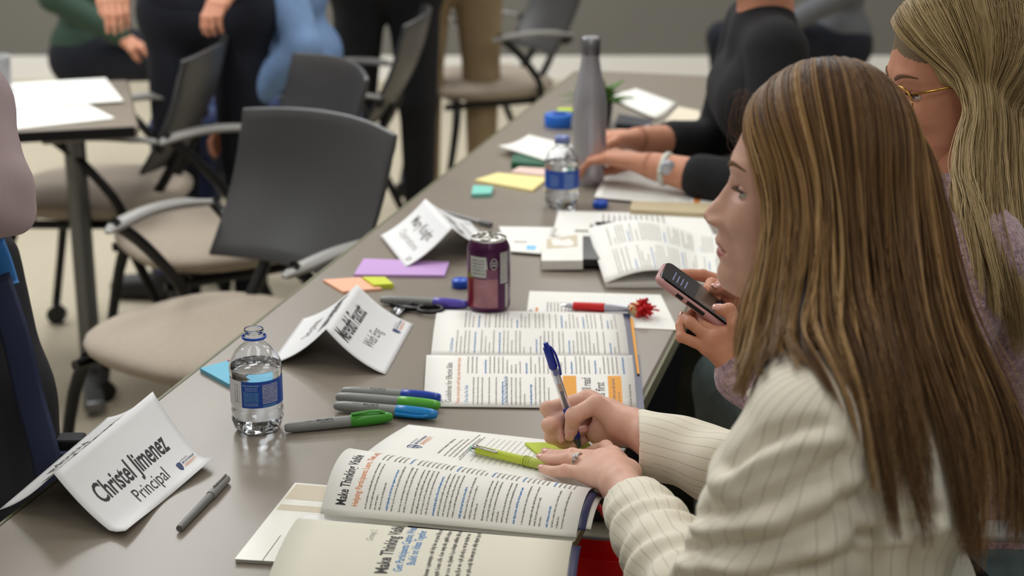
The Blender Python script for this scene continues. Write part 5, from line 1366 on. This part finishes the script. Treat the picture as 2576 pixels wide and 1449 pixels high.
V, Q = s.mesh(2); mk('sweater', [(V, Q, M_knit)], w2)
s = Sdf(N2 - [.05, .12, .34], N2 + [.25, .12, .02], .005); s.cap(N2 + [.095, 0, -.06], mid2 + [0, 0, .03], .052, .058, .01); V, Q = s.mesh(2); mk('neck', [(V, Q, M_skin2)], w2)
HA, HB = P2 - lat2 * .09, P2 + lat2 * .09; K1, K2 = np.array([.35, 2.58, .60]), np.array([.42, 2.64, .58]); F1, F2 = K1 + [.0, .01, -.49], K2 + [.03, 0, -.47]
pts = np.array([HA, HB, K1, K2, F1, F2]); s = Sdf(pts.min(0) - .14, pts.max(0) + .14, .009); s.cap(HA, HB, .12, .12, .03); s.cap(HA, K1, .085, .054, .03); s.cap(HB, K2, .085, .054, .03); s.cap(K1, F1, .054, .045, .03); s.cap(K2, F2, .054, .045, .03); V, Q = s.mesh(2); mk('trousers', [(V, Q, M_teal)], w2)
for a in (F1, F2): mk('shoe', [(*ellipsoid(a * [1, 1, 0] + fw2 * .05 + [0, 0, .05], (.125, .045, .05), axes(fw2)), M_shoe)], w2)
dd = lambda l: [D(*p) for p in l]
hand('left_hand', w2, D(1850, 922, 2.10), [dd([(1833, 842, 2.10), (1803, 830, 2.105), (1786, 814, 2.125), (1790, 798, 2.14)]), dd([(1812, 843, 2.09), (1770, 819, 2.10), (1755, 802, 2.12), (1764, 790, 2.13)]), dd([(1790, 853, 2.085), (1738, 813, 2.09), (1727, 801, 2.105), (1738, 788, 2.12)]), dd([(1778, 873, 2.09), (1714, 848, 2.09), (1710, 819, 2.10), (1717, 795, 2.11)]) + [(-.9, -.3, .3)]],
     dd([(1858, 868, 2.09), (1852, 815, 2.08), (1833, 781, 2.085), (1811, 779, 2.092)]) + [(-.2, -.6, .8)], C2 + (E2 - C2) * .1, M_skin2, res=.0014, scale=.86, k=.002)
hand('right_hand', w2, D(1875, 775, 2.22), [dd([(1822, 712, 2.20), (1768, 693, 2.195), (1738, 690, 2.185), (1714, 688, 2.175)]), dd([(1830, 725, 2.20), (1790, 715, 2.17), (1778, 730, 2.155), (1790, 738, 2.15)]), dd([(1838, 738, 2.20), (1803, 735, 2.17), (1793, 747, 2.155), (1803, 752, 2.15)]), dd([(1845, 752, 2.20), (1815, 753, 2.18), (1806, 762, 2.165), (1815, 766, 2.16)])],
     dd([(1860, 745, 2.19), (1840, 730, 2.17), (1815, 722, 2.15), (1798, 727, 2.14)]) + [(-.2, -.6, .8)], CB2, M_skin2, res=.0016, scale=.9, k=.002)
# glasses
M_gold = mat('gold_metal', (190, 150, 70), .25, metal=1)
g0 = thing('eyeglasses', 'thin gold rimmed glasses worn by the blonde woman', 'glasses', N2)
for s_ in (1, -1):
    lp = [hw2(np.array([.004 - .006 * abs(math.cos(k))]), np.array([s_ * (.033 + .024 * math.cos(k))]), np.array([-.006 + .018 * math.sin(k)]))[0] for k in np.linspace(0, 2 * math.pi, 30)]
    mk('rim', [(*tube(lp, .0011, 6), M_gold)], g0)
    mk('temple', [(*tube([hw2(np.array([x]), np.array([s_ * y]), np.array([z]))[0] for x, y, z in ((-.004, .057, .004), (-.03, .0715, .006), (-.085, .075, .006), (-.105, .074, -.010))], .0013, 6), M_gold)], g0)
mk('bridge', [(*tube([hw2(np.array([.003]), np.array([y]), np.array([.002 + .003 * (1 - abs(y) / .009)]))[0] for y in (-.009, 0, .009)], .0011, 6), M_gold)], g0)
f2 = np.array([math.cos(Y2), math.sin(Y2), 0]); l2 = np.array([-f2[1], f2[0], 0]); SK2 = (N2 - f2 * .092 + Zv * .035, np.stack([f2, l2, Zv], 1), np.array([.096, .074, .098]))
H2 = [(120, 98, 64), (168, 144, 100), (206, 182, 136), (236, 218, 176)]
G = [[(2280, 58, 2.14), (2310, 112, 2.095), (2372, 185, 2.055), (2425, 270, 2.045), (2405, 350, 2.035), (2390, 430, 2.02), (2400, 520, 1.98), (2440, 640, 1.955), (2450, 760, 1.95)],
     [(2380, 50, 2.14), (2420, 125, 2.09), (2452, 205, 2.05), (2458, 290, 2.035), (2448, 380, 2.02), (2455, 480, 1.99), (2485, 600, 1.95), (2505, 720, 1.94), (2510, 830, 1.94)],
     [(2420, 50, 2.14), (2480, 130, 2.10), (2510, 220, 2.06), (2520, 310, 2.05), (2518, 410, 2.04), (2525, 520, 2.01), (2550, 650, 1.97), (2575, 780, 1.97), (2590, 900, 1.98)],
     [(2440, 55, 2.15), (2530, 140, 2.13), (2575, 230, 2.12), (2592, 330, 2.11), (2600, 440, 2.11), (2615, 560, 2.09), (2635, 690, 2.08), (2650, 820, 2.08), (2655, 920, 2.08)],
     [(2440, 60, 2.17), (2520, 140, 2.20), (2560, 230, 2.22), (2575, 340, 2.23), (2580, 450, 2.23), (2590, 570, 2.22), (2610, 700, 2.21), (2620, 800, 2.2), (2630, 880, 2.2)],
     [(2390, 60, 2.17), (2400, 140, 2.22), (2420, 230, 2.25), (2430, 340, 2.26), (2440, 450, 2.26), (2450, 560, 2.25), (2460, 680, 2.24), (2470, 760, 2.23), (2480, 800, 2.22)],
     [(2275, 60, 2.15), (2285, 130, 2.185), (2335, 200, 2.21), (2350, 280, 2.23), (2360, 360, 2.23), (2370, 450, 2.23), (2380, 540, 2.22), (2390, 620, 2.21), (2400, 700, 2.20)]]
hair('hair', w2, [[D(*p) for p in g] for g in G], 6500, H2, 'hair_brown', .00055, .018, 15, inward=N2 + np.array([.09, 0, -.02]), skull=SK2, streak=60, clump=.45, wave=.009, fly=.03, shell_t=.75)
# phone
ph = thing('phone', 'smartphone in a pink case with lit dark screen, held in two hands', 'phone', D(1750, 745, 2.12))
pc_ = D(1779, 768, 2.125); _r, _u, _f = np.array([1., 0, 0]), np.array([0, sP, cP]), np.array([0, cP, -sP])
Lp_ = unit(.808 * _r - .588 * _u - .02 * _f); Wd = unit(.22 * _r + .30 * _u + .93 * _f); Wd = unit(Wd - Lp_ * (Wd @ Lp_)); Nn_ = unit(np.cross(Lp_, Wd)); Nn_ = Nn_ if Nn_[2] > 0 else -Nn_; 
RP = np.stack([Lp_, np.cross(Nn_, Lp_), Nn_], 1)
M_case = mat('pink_case', (196, 146, 146), .4); M_scr = mat('screen_dark', (30, 26, 30), .22, emit=.15); M_scrt = mat('screen_text', (120, 128, 170), .3, emit=.2); M_scrp = mat('screen_brown', (84, 70, 60), .2, emit=.12)
mk('case', [(*rbox(pc_, (.147, .073, .0095), .012, RP, 6), M_case)], ph, sharp=50)
mk('phone_body', [(*rbox(pc_ + Nn_ * .0022, (.143, .0685, .0085), .010, RP, 6), mat('phone_black', (18, 18, 20), .15))], ph, sharp=50)
mk('screen', [(*rbox(pc_ + Nn_ * .0066, (.137, .063, .0006), .008, RP, 6), M_scr)], ph, smooth=False)
def scf(u, v): return pc_ + Nn_ * .0071 + np.asarray(u)[:, None] * RP[:, 0] + np.asarray(v)[:, None] * RP[:, 1]
ik = Ink(); rp = np.random.default_rng(6)
for k in range(4): ik.rect(M_scrt, -.055 + k * .006, -.020, -.0535 + k * .006, rp.uniform(.0, .022))
ik.rect(M_scrp, -.02, -.03, .006, .03)
for k in range(9): ik.rect(M_scrt, .012 + k * .006, -.028 + .01 * rp.random(), .0135 + k * .006, rp.uniform(-.005, .028))
for k in range(8): ik.rect(M_scrt, .040 + .0034 * k, -.027, .0413 + .0034 * k, .027, 1)
mk('screen_content', ik.pieces(scf, .0001), ph)
sd = -RP[:, 1] if RP[1, 1] > 0 else RP[:, 1]
mk('side_button', [(*box(pc_ + RP[:, 0] * x + sd * .0365, (l_, .0015, .0045), RP), M_black) for x, l_ in ((-.036, .010), (-.012, .026))], ph, smooth=False)

# dark olive bag shape added to fill in the shade under the table
M_olive = mat('olive_shade_fill', (42, 44, 34), .9, noise=(30, .2))
c = T(1700, 930, -.42) * [1, 1, 0]; t = thing('shade_bag', 'dark olive bag shape added for the shade under the table edge, behind the teal trousers', 'bag', c)
s = Sdf(c - [.36, .2, .0], c + [.36, .2, .62], .009)
for x in (-.20, -.07, .07, .20): s.cap(c + [x, 0, .11], c + [x * .92, .01, .42], .105, .085, .05)
V, Q = s.mesh(2); V = V + vnormals(V, Q) * (.006 * np.sin(V[:, 0] * 40 + 3 * np.sin(V[:, 2] * 20)))[:, None]; mk('bag_body', [(V, Q, M_olive)], t)
mk('handle', [(*tube(catmull([c + [-.1, -.03, .47], c + [-.05, -.02, .57], c + [.05, -.02, .57], c + [.1, -.03, .47]], 14), .01, 8), M_olive)], t)

# ================================================================== OTHER PEOPLE
def ik2(a, b_, l1_, l2_, bias):
    a, b_ = np.array(a, float), np.array(b_, float); d = b_ - a; L = np.linalg.norm(d); L = min(L, (l1_ + l2_) * .995); d = unit(d)
    x = (l1_ ** 2 - l2_ ** 2 + L * L) / (2 * L); h = math.sqrt(max(l1_ ** 2 - x * x, 0)); n_ = np.array(bias, float); n_ = unit(n_ - d * (n_ @ d)); return a + d * x + n_ * h
def simple_hand(root, W, dirv, palm, m, nm):
    d = unit(dirv); n_ = unit(np.array(palm, float) - d * (np.array(palm) @ d)); b_ = np.cross(n_, d); W = np.array(W, float); F4 = []
    for i, (o_, l_) in enumerate(((.026, 1.0), (.009, 1.08), (-.009, 1.0), (-.026, .82))):
        m0 = W + d * .085 + b_ * o_; F4.append([m0, m0 + d * .038 * l_ + n_ * .012, m0 + d * .055 * l_ + n_ * .030, m0 + d * .060 * l_ + n_ * .048])
    t_ = [W + d * .025 + b_ * .022 + n_ * .01, W + d * .06 + b_ * .038 + n_ * .02, W + d * .085 + b_ * .034 + n_ * .034, W + d * .105 + b_ * .022 + n_ * .042]
    return hand(nm, root, W, F4, t_, W - d * .05, m, res=.0022, nails=False)
def figure(label, base, az, top, pants, hairc, sit=True, hl=None, hr=None, skin=None, lean=.03, sleeve=1.0, hscale=1.0):
    skin = skin or M_skin2; base = np.array([base[0], base[1], 0.]); f = np.array([math.cos(az), math.sin(az), 0]); l = np.array([-f[1], f[0], 0])
    t = thing('person', label, 'person', base)
    pz = .55 if sit else .93; pv = base + Zv * pz; sh = pv + Zv * .47 + f * lean; L_, R_ = sh + l * .17, sh - l * .17
    hl = L_ + f * .2 - Zv * .40 if hl is None else np.array(hl); hr = R_ + f * .2 - Zv * .40 if hr is None else np.array(hr)
    EL_ = ik2(L_, hl, .28, .26, -Zv + l * .6 - f * .3); ER_ = ik2(R_, hr, .28, .26, -Zv - l * .6 - f * .3)
    hl = EL_ + unit(hl - EL_) * min(.26, np.linalg.norm(hl - EL_)); hr = ER_ + unit(hr - ER_) * min(.26, np.linalg.norm(hr - ER_))
    sl_, sr_ = EL_ + (hl - EL_) * sleeve, ER_ + (hr - ER_) * sleeve
    P_ = np.array([L_, R_, EL_, ER_, hl, hr, pv]); s = Sdf(P_.min(0) - .15, P_.max(0) + .13, .009)
    s.cap(L_ - l * .03, R_ + l * .03, .060, .060, .02); u_ = sh - Zv * .12; s.cap(u_ + l * .08, u_ - l * .08, .105, .105, .04); m_ = (u_ + pv) / 2; s.cap(m_ + l * .06, m_ - l * .06, .105, .105, .05); s.cap(pv + l * .07, pv - l * .07, .115, .115, .05)
    s.cap(sh, sh + Zv * .055, .07, .055, .03); s.chain([L_, EL_, sl_], [.062, .053, .040 + .014 * (1 - sleeve)], .015); s.chain([R_, ER_, sr_], [.062, .053, .040 + .014 * (1 - sleeve)], .015)
    V, Q = s.mesh(2); mk('top', [(V, Q, top)], t)
    Nf = sh + Zv * .215 * hscale + f * .105
    s = Sdf(np.minimum(sh, Nf) - .1, np.maximum(sh, Nf) + .1, .007); s.cap(Nf - f * .1 - Zv * .05, sh + Zv * .05, .053, .058, .01)
    V, Q = s.mesh(1); mk('neck', [(V, Q, skin)], t)
    if sleeve < 1:
        for a, b_ in ((sl_, hl), (sr_, hr)): mk('forearm', [(*tube(catmull([a - (b_ - a) * .2, (a + b_) / 2, b_ + (b_ - a) * .05], 8), np.linspace(.038, .0255, 8), 14), skin)], t)
    simple_hand(t, hl, hl - EL_, -Zv, skin, 'left_hand'); simple_hand(t, hr, hr - ER_, -Zv, skin, 'right_hand')
    head(t, Nf, az, skin, .5)
    v, fc = ellipsoid(Nf - f * .100 + Zv * .033, (.108, .084, .100), axes(f), 24, 16); keep = [q_ for q_ in fc if (v[list(q_)].mean(0) - Nf) @ f < -.028 or (v[list(q_)].mean(0) - Nf)[2] > .062]
    hm = mat('hair_%d_%d_%d' % hairc, hairc, .6, noise=(90, .4), bump=(200, .8, .003)); hb = mk('hair', [(v, keep, hm)], t); sm = hb.modifiers.new('thick', 'SOLIDIFY'); sm.thickness = .012; sm.offset = 0
    if sit: KA, KB = pv + f * .42 + l * .10 - Zv * .03, pv + f * .42 - l * .10 - Zv * .03; FA, FB = KA * [1, 1, 0] + Zv * .10 + f * .03, KB * [1, 1, 0] + Zv * .10 - f * .04
    else: KA, KB = pv + l * .10 - Zv * .43 + f * .03, pv - l * .10 - Zv * .43 + f * .03; FA, FB = KA * [1, 1, 0] + Zv * .10, KB * [1, 1, 0] + Zv * .10
    H_A, H_B = pv + l * .085 - Zv * .04, pv - l * .085 - Zv * .04; P_ = np.array([H_A, H_B, KA, KB, FA, FB]); s = Sdf(P_.min(0) - .14, P_.max(0) + .14, .011)
    s.cap(H_A, H_B, .115, .115, .03); s.cap(H_A, KA, .092, .064, .03); s.cap(H_B, KB, .092, .064, .03); s.cap(KA, FA, .062, .048, .02); s.cap(KB, FB, .062, .048, .02); V, Q = s.mesh(2); mk('trousers', [(V, Q, pants)], t)
    for a in (FA, FB):
        a0 = a * [1, 1, 0] + Zv * .045; s = Sdf(a0 - .20, a0 + .20, .008); s.cap(a0, a0 + f * .15 - Zv * .008, .044, .036, .01); s.cap(a0, a0 + Zv * .06, .044, .046, .02); s.cut(a0 - Zv * .044, -Zv); V, Q = s.mesh(1); mk('shoe', [(V, Q, M_shoe)], t)
    FIG[label] = (EL_, hl, ER_, hr); return t
FIG = {}
M_blackt = mat('black_sweater', (20, 20, 23), .9, noise=(40, .3)); M_navyt = mat('navy_cloth', (22, 25, 36), .9); M_khaki = mat('khaki_cloth', (150, 130, 100), .85, noise=(12, .12)); M_lbt = mat('light_blue_shirt', (128, 160, 204), .8, noise=(20, .12)); M_jeans2 = mat('blue_jeans', (48, 62, 104), .85, noise=(60, .2))
figure('person in a black sweater with bare forearms on the table and a pale wristwatch', (.73, 3.45), math.pi, M_blackt, M_navyt, (60, 44, 34), True, T(1635, 416, .055), T(1605, 350, .06), sleeve=.58, lean=.22)
_f = [v for k, v in FIG.items() if 'wristwatch' in k][0]; _e, _h = min(((_f[0], _f[1]), (_f[2], _f[3])), key=lambda q_: q_[1][1]); wc = _h + (_e - _h) * .13
wt = thing('wristwatch', 'pale metal wristwatch on the near forearm below the black sleeve', 'watch', wc)
wa = unit(_h - _e); WA = axes(wa)
mk('strap', [(*tube([wc + (WA[:, 1] * math.cos(k) + WA[:, 2] * math.sin(k)) * .0275 for k in np.linspace(0, 2 * math.pi, 30)], .0075, 8, up=wa, flat=1), mat('watch_white', (206, 208, 196), .35))], wt)
mk('watch_face', [(*ellipsoid(wc + unit(WA[:, 2] * .3 - np.array([0, 1, 0]) * .9) * .034, (.015, .015, .006), axes((0, 0, 1), (0, -1, .2))), M_silver)], wt)
figure('seated person in a light blue shirt and blue jeans beyond the empty chairs', (-.57, 4.98), math.radians(176), M_lbt, M_jeans2, (70, 60, 52), True, D(600, 275, 4.75), D(590, 285, 4.85), lean=.08)
figure('standing person in dark navy clothes between the empty chairs', (-.84, 4.72), math.radians(-100), M_navyt, M_navyt, (48, 36, 28), False)
figure('standing person all in black beyond the empty chair back', (-.40, 5.48), math.radians(-95), M_blackt, M_blackt, (34, 28, 24), False)
figure('standing person in a khaki coat and trousers beyond the table edge', (-.20, 5.85), math.radians(100), M_khaki, M_khaki, (90, 70, 50), False)
figure('seated person in grey far across the room near the back wall', (1.25, 6.6), math.radians(190), mat('grey_cloth', (96, 98, 102), .85), M_navyt, (60, 44, 34), True)
figure('seated person in dark green far across the room at the left', (-1.55, 6.3), math.radians(-20), mat('green_cloth', (52, 74, 60), .85), M_navyt, (80, 60, 40), True)
# person at the left edge, elbow in view
M_pshirt = mat('grey_pink_shirt', (168, 150, 152), .85, noise=(8, .06), bump=(260, .3, .001))
le = D(-22, 492, 2.06); lt = thing('person', 'person at the left edge, elbow in a grey pink shirt above dark trousers', 'person', le * [1, 1, 0] + [-.25, .05, 0])
shl = D(-190, 90, 2.16); fo = D(-330, 600, 1.98); tr = np.array([shl[0] - .17, shl[1] + .03, 0])
s = Sdf(np.minimum(le, tr + [0, 0, .9]) - [.22, .24, .12], np.maximum(le, shl) + [.13, .15, .14], .007)
s.chain([shl, (shl + le) / 2, le], [.066, .064, .053], .02); s.chain([le, fo], [.054, .042], .012)
s.cap(shl - [.03, 0, 0], shl - [.33, -.05, 0], .065, .065, .03); s.cap(tr + [-.05, 0, 1.20], tr + [.02, 0, .98], .13, .13, .05)
V, Q = s.mesh(2); dsp = .004 * np.sin(V[:, 2] * 60 + V[:, 0] * 80) ; V = V + vnormals(V, Q) * dsp[:, None]; mk('shirt', [(V, Q, M_pshirt)], lt)
s = Sdf(tr + [-.30, -.22, .04], tr + [.34, .22, 1.02], .010); s.cap(tr + [-.06, 0, .92], tr + [.04, 0, .92], .125, .125, .04)
s.cap(tr + [.05, 0, .88], tr + [.09, 0, .5], .095, .07, .03); s.cap(tr + [.09, 0, .5], tr + [.10, 0, .11], .07, .055, .03); s.cap(tr + [-.1, 0, .88], tr + [-.12, 0, .5], .095, .07, .03); s.cap(tr + [-.12, 0, .5], tr + [-.12, 0, .11], .07, .055, .03)
V, Q = s.mesh(2); mk('trousers', [(V, Q, M_blackt)], lt)
for x in (.10, -.12): mk('shoe', [(*ellipsoid(tr + [x, -.04, .05], (.045, .13, .05)), M_shoe)], lt)
Nl = shl + np.array([-.17, -.06, .22]); head(lt, Nl, -math.pi / 2, M_skin2, .5)
s = Sdf(Nl - [.1, .05, .25], Nl + [.1, .25, .05], .007); s.cap(Nl + [0, .1, -.05], shl + [-.18, .02, .03], .052, .058, .01); V, Q = s.mesh(1); mk('neck', [(V, Q, M_skin2)], lt)
# black backpack standing by the person
M_bag = mat('black_nylon', (13, 14, 20), .75, noise=(20, .3)); M_strap = mat('navy_strap', (24, 34, 66), .7); M_bstr = mat('blue_strap', (30, 104, 170), .6)
b0, b1, b2 = D(-50, 660, 2.36), D(0, 1000, 2.33), D(50, 1330, 2.30)
t = thing('backpack', 'black backpack with navy and bright blue straps hanging at the left edge of the table', 'backpack', b2 * [1, 1, 0] + [0, 0, .30])
s = Sdf(np.minimum(b0, b2) - [.20, .14, .45], np.maximum(b0, b2) + [.12, .14, .10], .008); s.chain([b0, b1, b2, b2 - [0, 0, .32]], [.055, .066, .078, .09], .04); s.chain([b0 - [.08, 0, .02], b1 - [.08, 0, 0], b2 - [.1, 0, 0], b2 - [.1, 0, .32]], [.050, .062, .072, .08], .04)
V, Q = s.mesh(2); mk('bag_body', [(V, Q, M_bag)], t)
mk('strap', [(*tube(catmull([D(-10, 700, 2.26), D(40, 850, 2.23), D(75, 1000, 2.22), D(115, 1150, 2.19), D(140, 1300, 2.18)], 20), .020, 8, up=(0, -1, .2), flat=.15), M_strap)], t)
mk('strap', [(*tube(catmull([D(-10, 610, 2.29), D(10, 660, 2.28), D(28, 720, 2.265)], 10), .012, 8, up=(0, -1, .2), flat=.2), M_bstr)], t)
mk('buckle', [(*rbox(D(165, 1165, 2.2), (.04, .012, .03), .003, None), M_strap), (*rbox(D(180, 1120, 2.22), (.035, .03, .025), .005, None), M_bag)], t, sharp=40)

# ================================================================== SECOND TABLE AND FAR CLUTTER
t = thing('training_table', 'dark edged table at the far left covered with white papers', 'table', (-1.66, 4.0, 0), 'tables in the room')
RT2 = axes((math.cos(.25), math.sin(.25), 0))
def t2(a, b_, z): return np.array([-1.66, 3.98, 0]) + RT2 @ np.array([a, b_, 0]) + np.array([0, 0, TZ + z])
mk('tabletop', [(*rbox(t2(0, .05, -.0125), (1.5, .62, .025), .012, RT2), M_top)], t, sharp=30); mk('edge_band', [(*box(t2(0, -.262, -.0125), (1.48, .006, .024), RT2), M_black)], t, smooth=False)
for a in (-.6, .6): mk('leg', [(*tube([t2(a, .05, -.03), t2(a, .05, -TZ + .05)], .028, 12), M_steel), (*rbox(t2(a, .05, -TZ + .03), (.05, .5, .03), .012, RT2), M_steel)], t, sharp=40)
for k, (a, b_, r_, lb) in enumerate(((.40, -.08, .3, 'large white sheet with blue scribbles at the front corner of the far left table'), (.10, .05, -.2, 'white sheet lying left of the scribbled one on the far left table'), (.45, .17, .1, 'white sheet with pale blue blocks farther back on the far left table'))):
    RR = RT2 @ np.array([[math.cos(r_), -math.sin(r_), 0], [math.sin(r_), math.cos(r_), 0], [0, 0, 1]])
    cc_ = t2(a, b_, .003 + .002 * k); fn = lambda u, v, cc_=cc_, RR=RR: cc_ + np.asarray(u)[:, None] * RR[:, 0] + np.asarray(v)[:, None] * RR[:, 1]
    ik = Ink(); ik.rect(K_sky, -.20, -.02, .05, -.005); ik.rect(K_blue, -.05, .05, .15, .062); ik.rect(K_sky, -.18, .08, -.02, .11)
    o = mk('paper_sheet', sheet(fn, .26, .17, 2, 2, M_paper, .002, -.26, -.17) + ik.pieces(fn, .0004), smooth=False, loc=cc_); tagp(o, lb, 'paper')
v, f = lathe([(0, 0), (.035, 0), (.038, .09), (.036, .095), (.034, .09), (0, .01)], 24)
o = mk('cup', [(v + t2(.42, .22, .006), f, mat('grey_cup', (150, 150, 152), .4))]); tagp(o, 'grey cup on the papers of the far left table', 'cup')
flat_item('paper_stack', 'bright white sheets on the table beyond the plant', 'papers', [(1650, 300), (1700, 262), (1600, 226), (1515, 240)], .004, .0, M_paper, bend=.004)
flat_item('paper_stack', 'cream papers stacked beside the grey box near the black sweater', 'papers', [(1765, 308), (1758, 278), (1706, 268), (1672, 306)], .014, .0, mat('cream_stack', (222, 212, 190), .7))
flat_item('notebook', 'dark navy notebook behind the hands of the person in the black sweater', 'notebook', [(1640, 318), (1640, 300), (1556, 286), (1548, 312)], .010, .0, mat('navy_book', (26, 30, 48), .5))
flat_item('storage_box', 'flat grey green plastic box between the hands and the black sleeve', 'box', [(1768, 356), (1762, 322), (1690, 316), (1676, 350)], .018, .0, mat('grey_green', (138, 150, 132), .4))
o = mk('marker', [(*tube([T(1560, 352, .03), T(1632, 322, .03)], .0075, 12), mat('marker_pale', (196, 194, 190), .35))]); tagp(o, 'pale thick marker held in the hands above the table', 'marker')
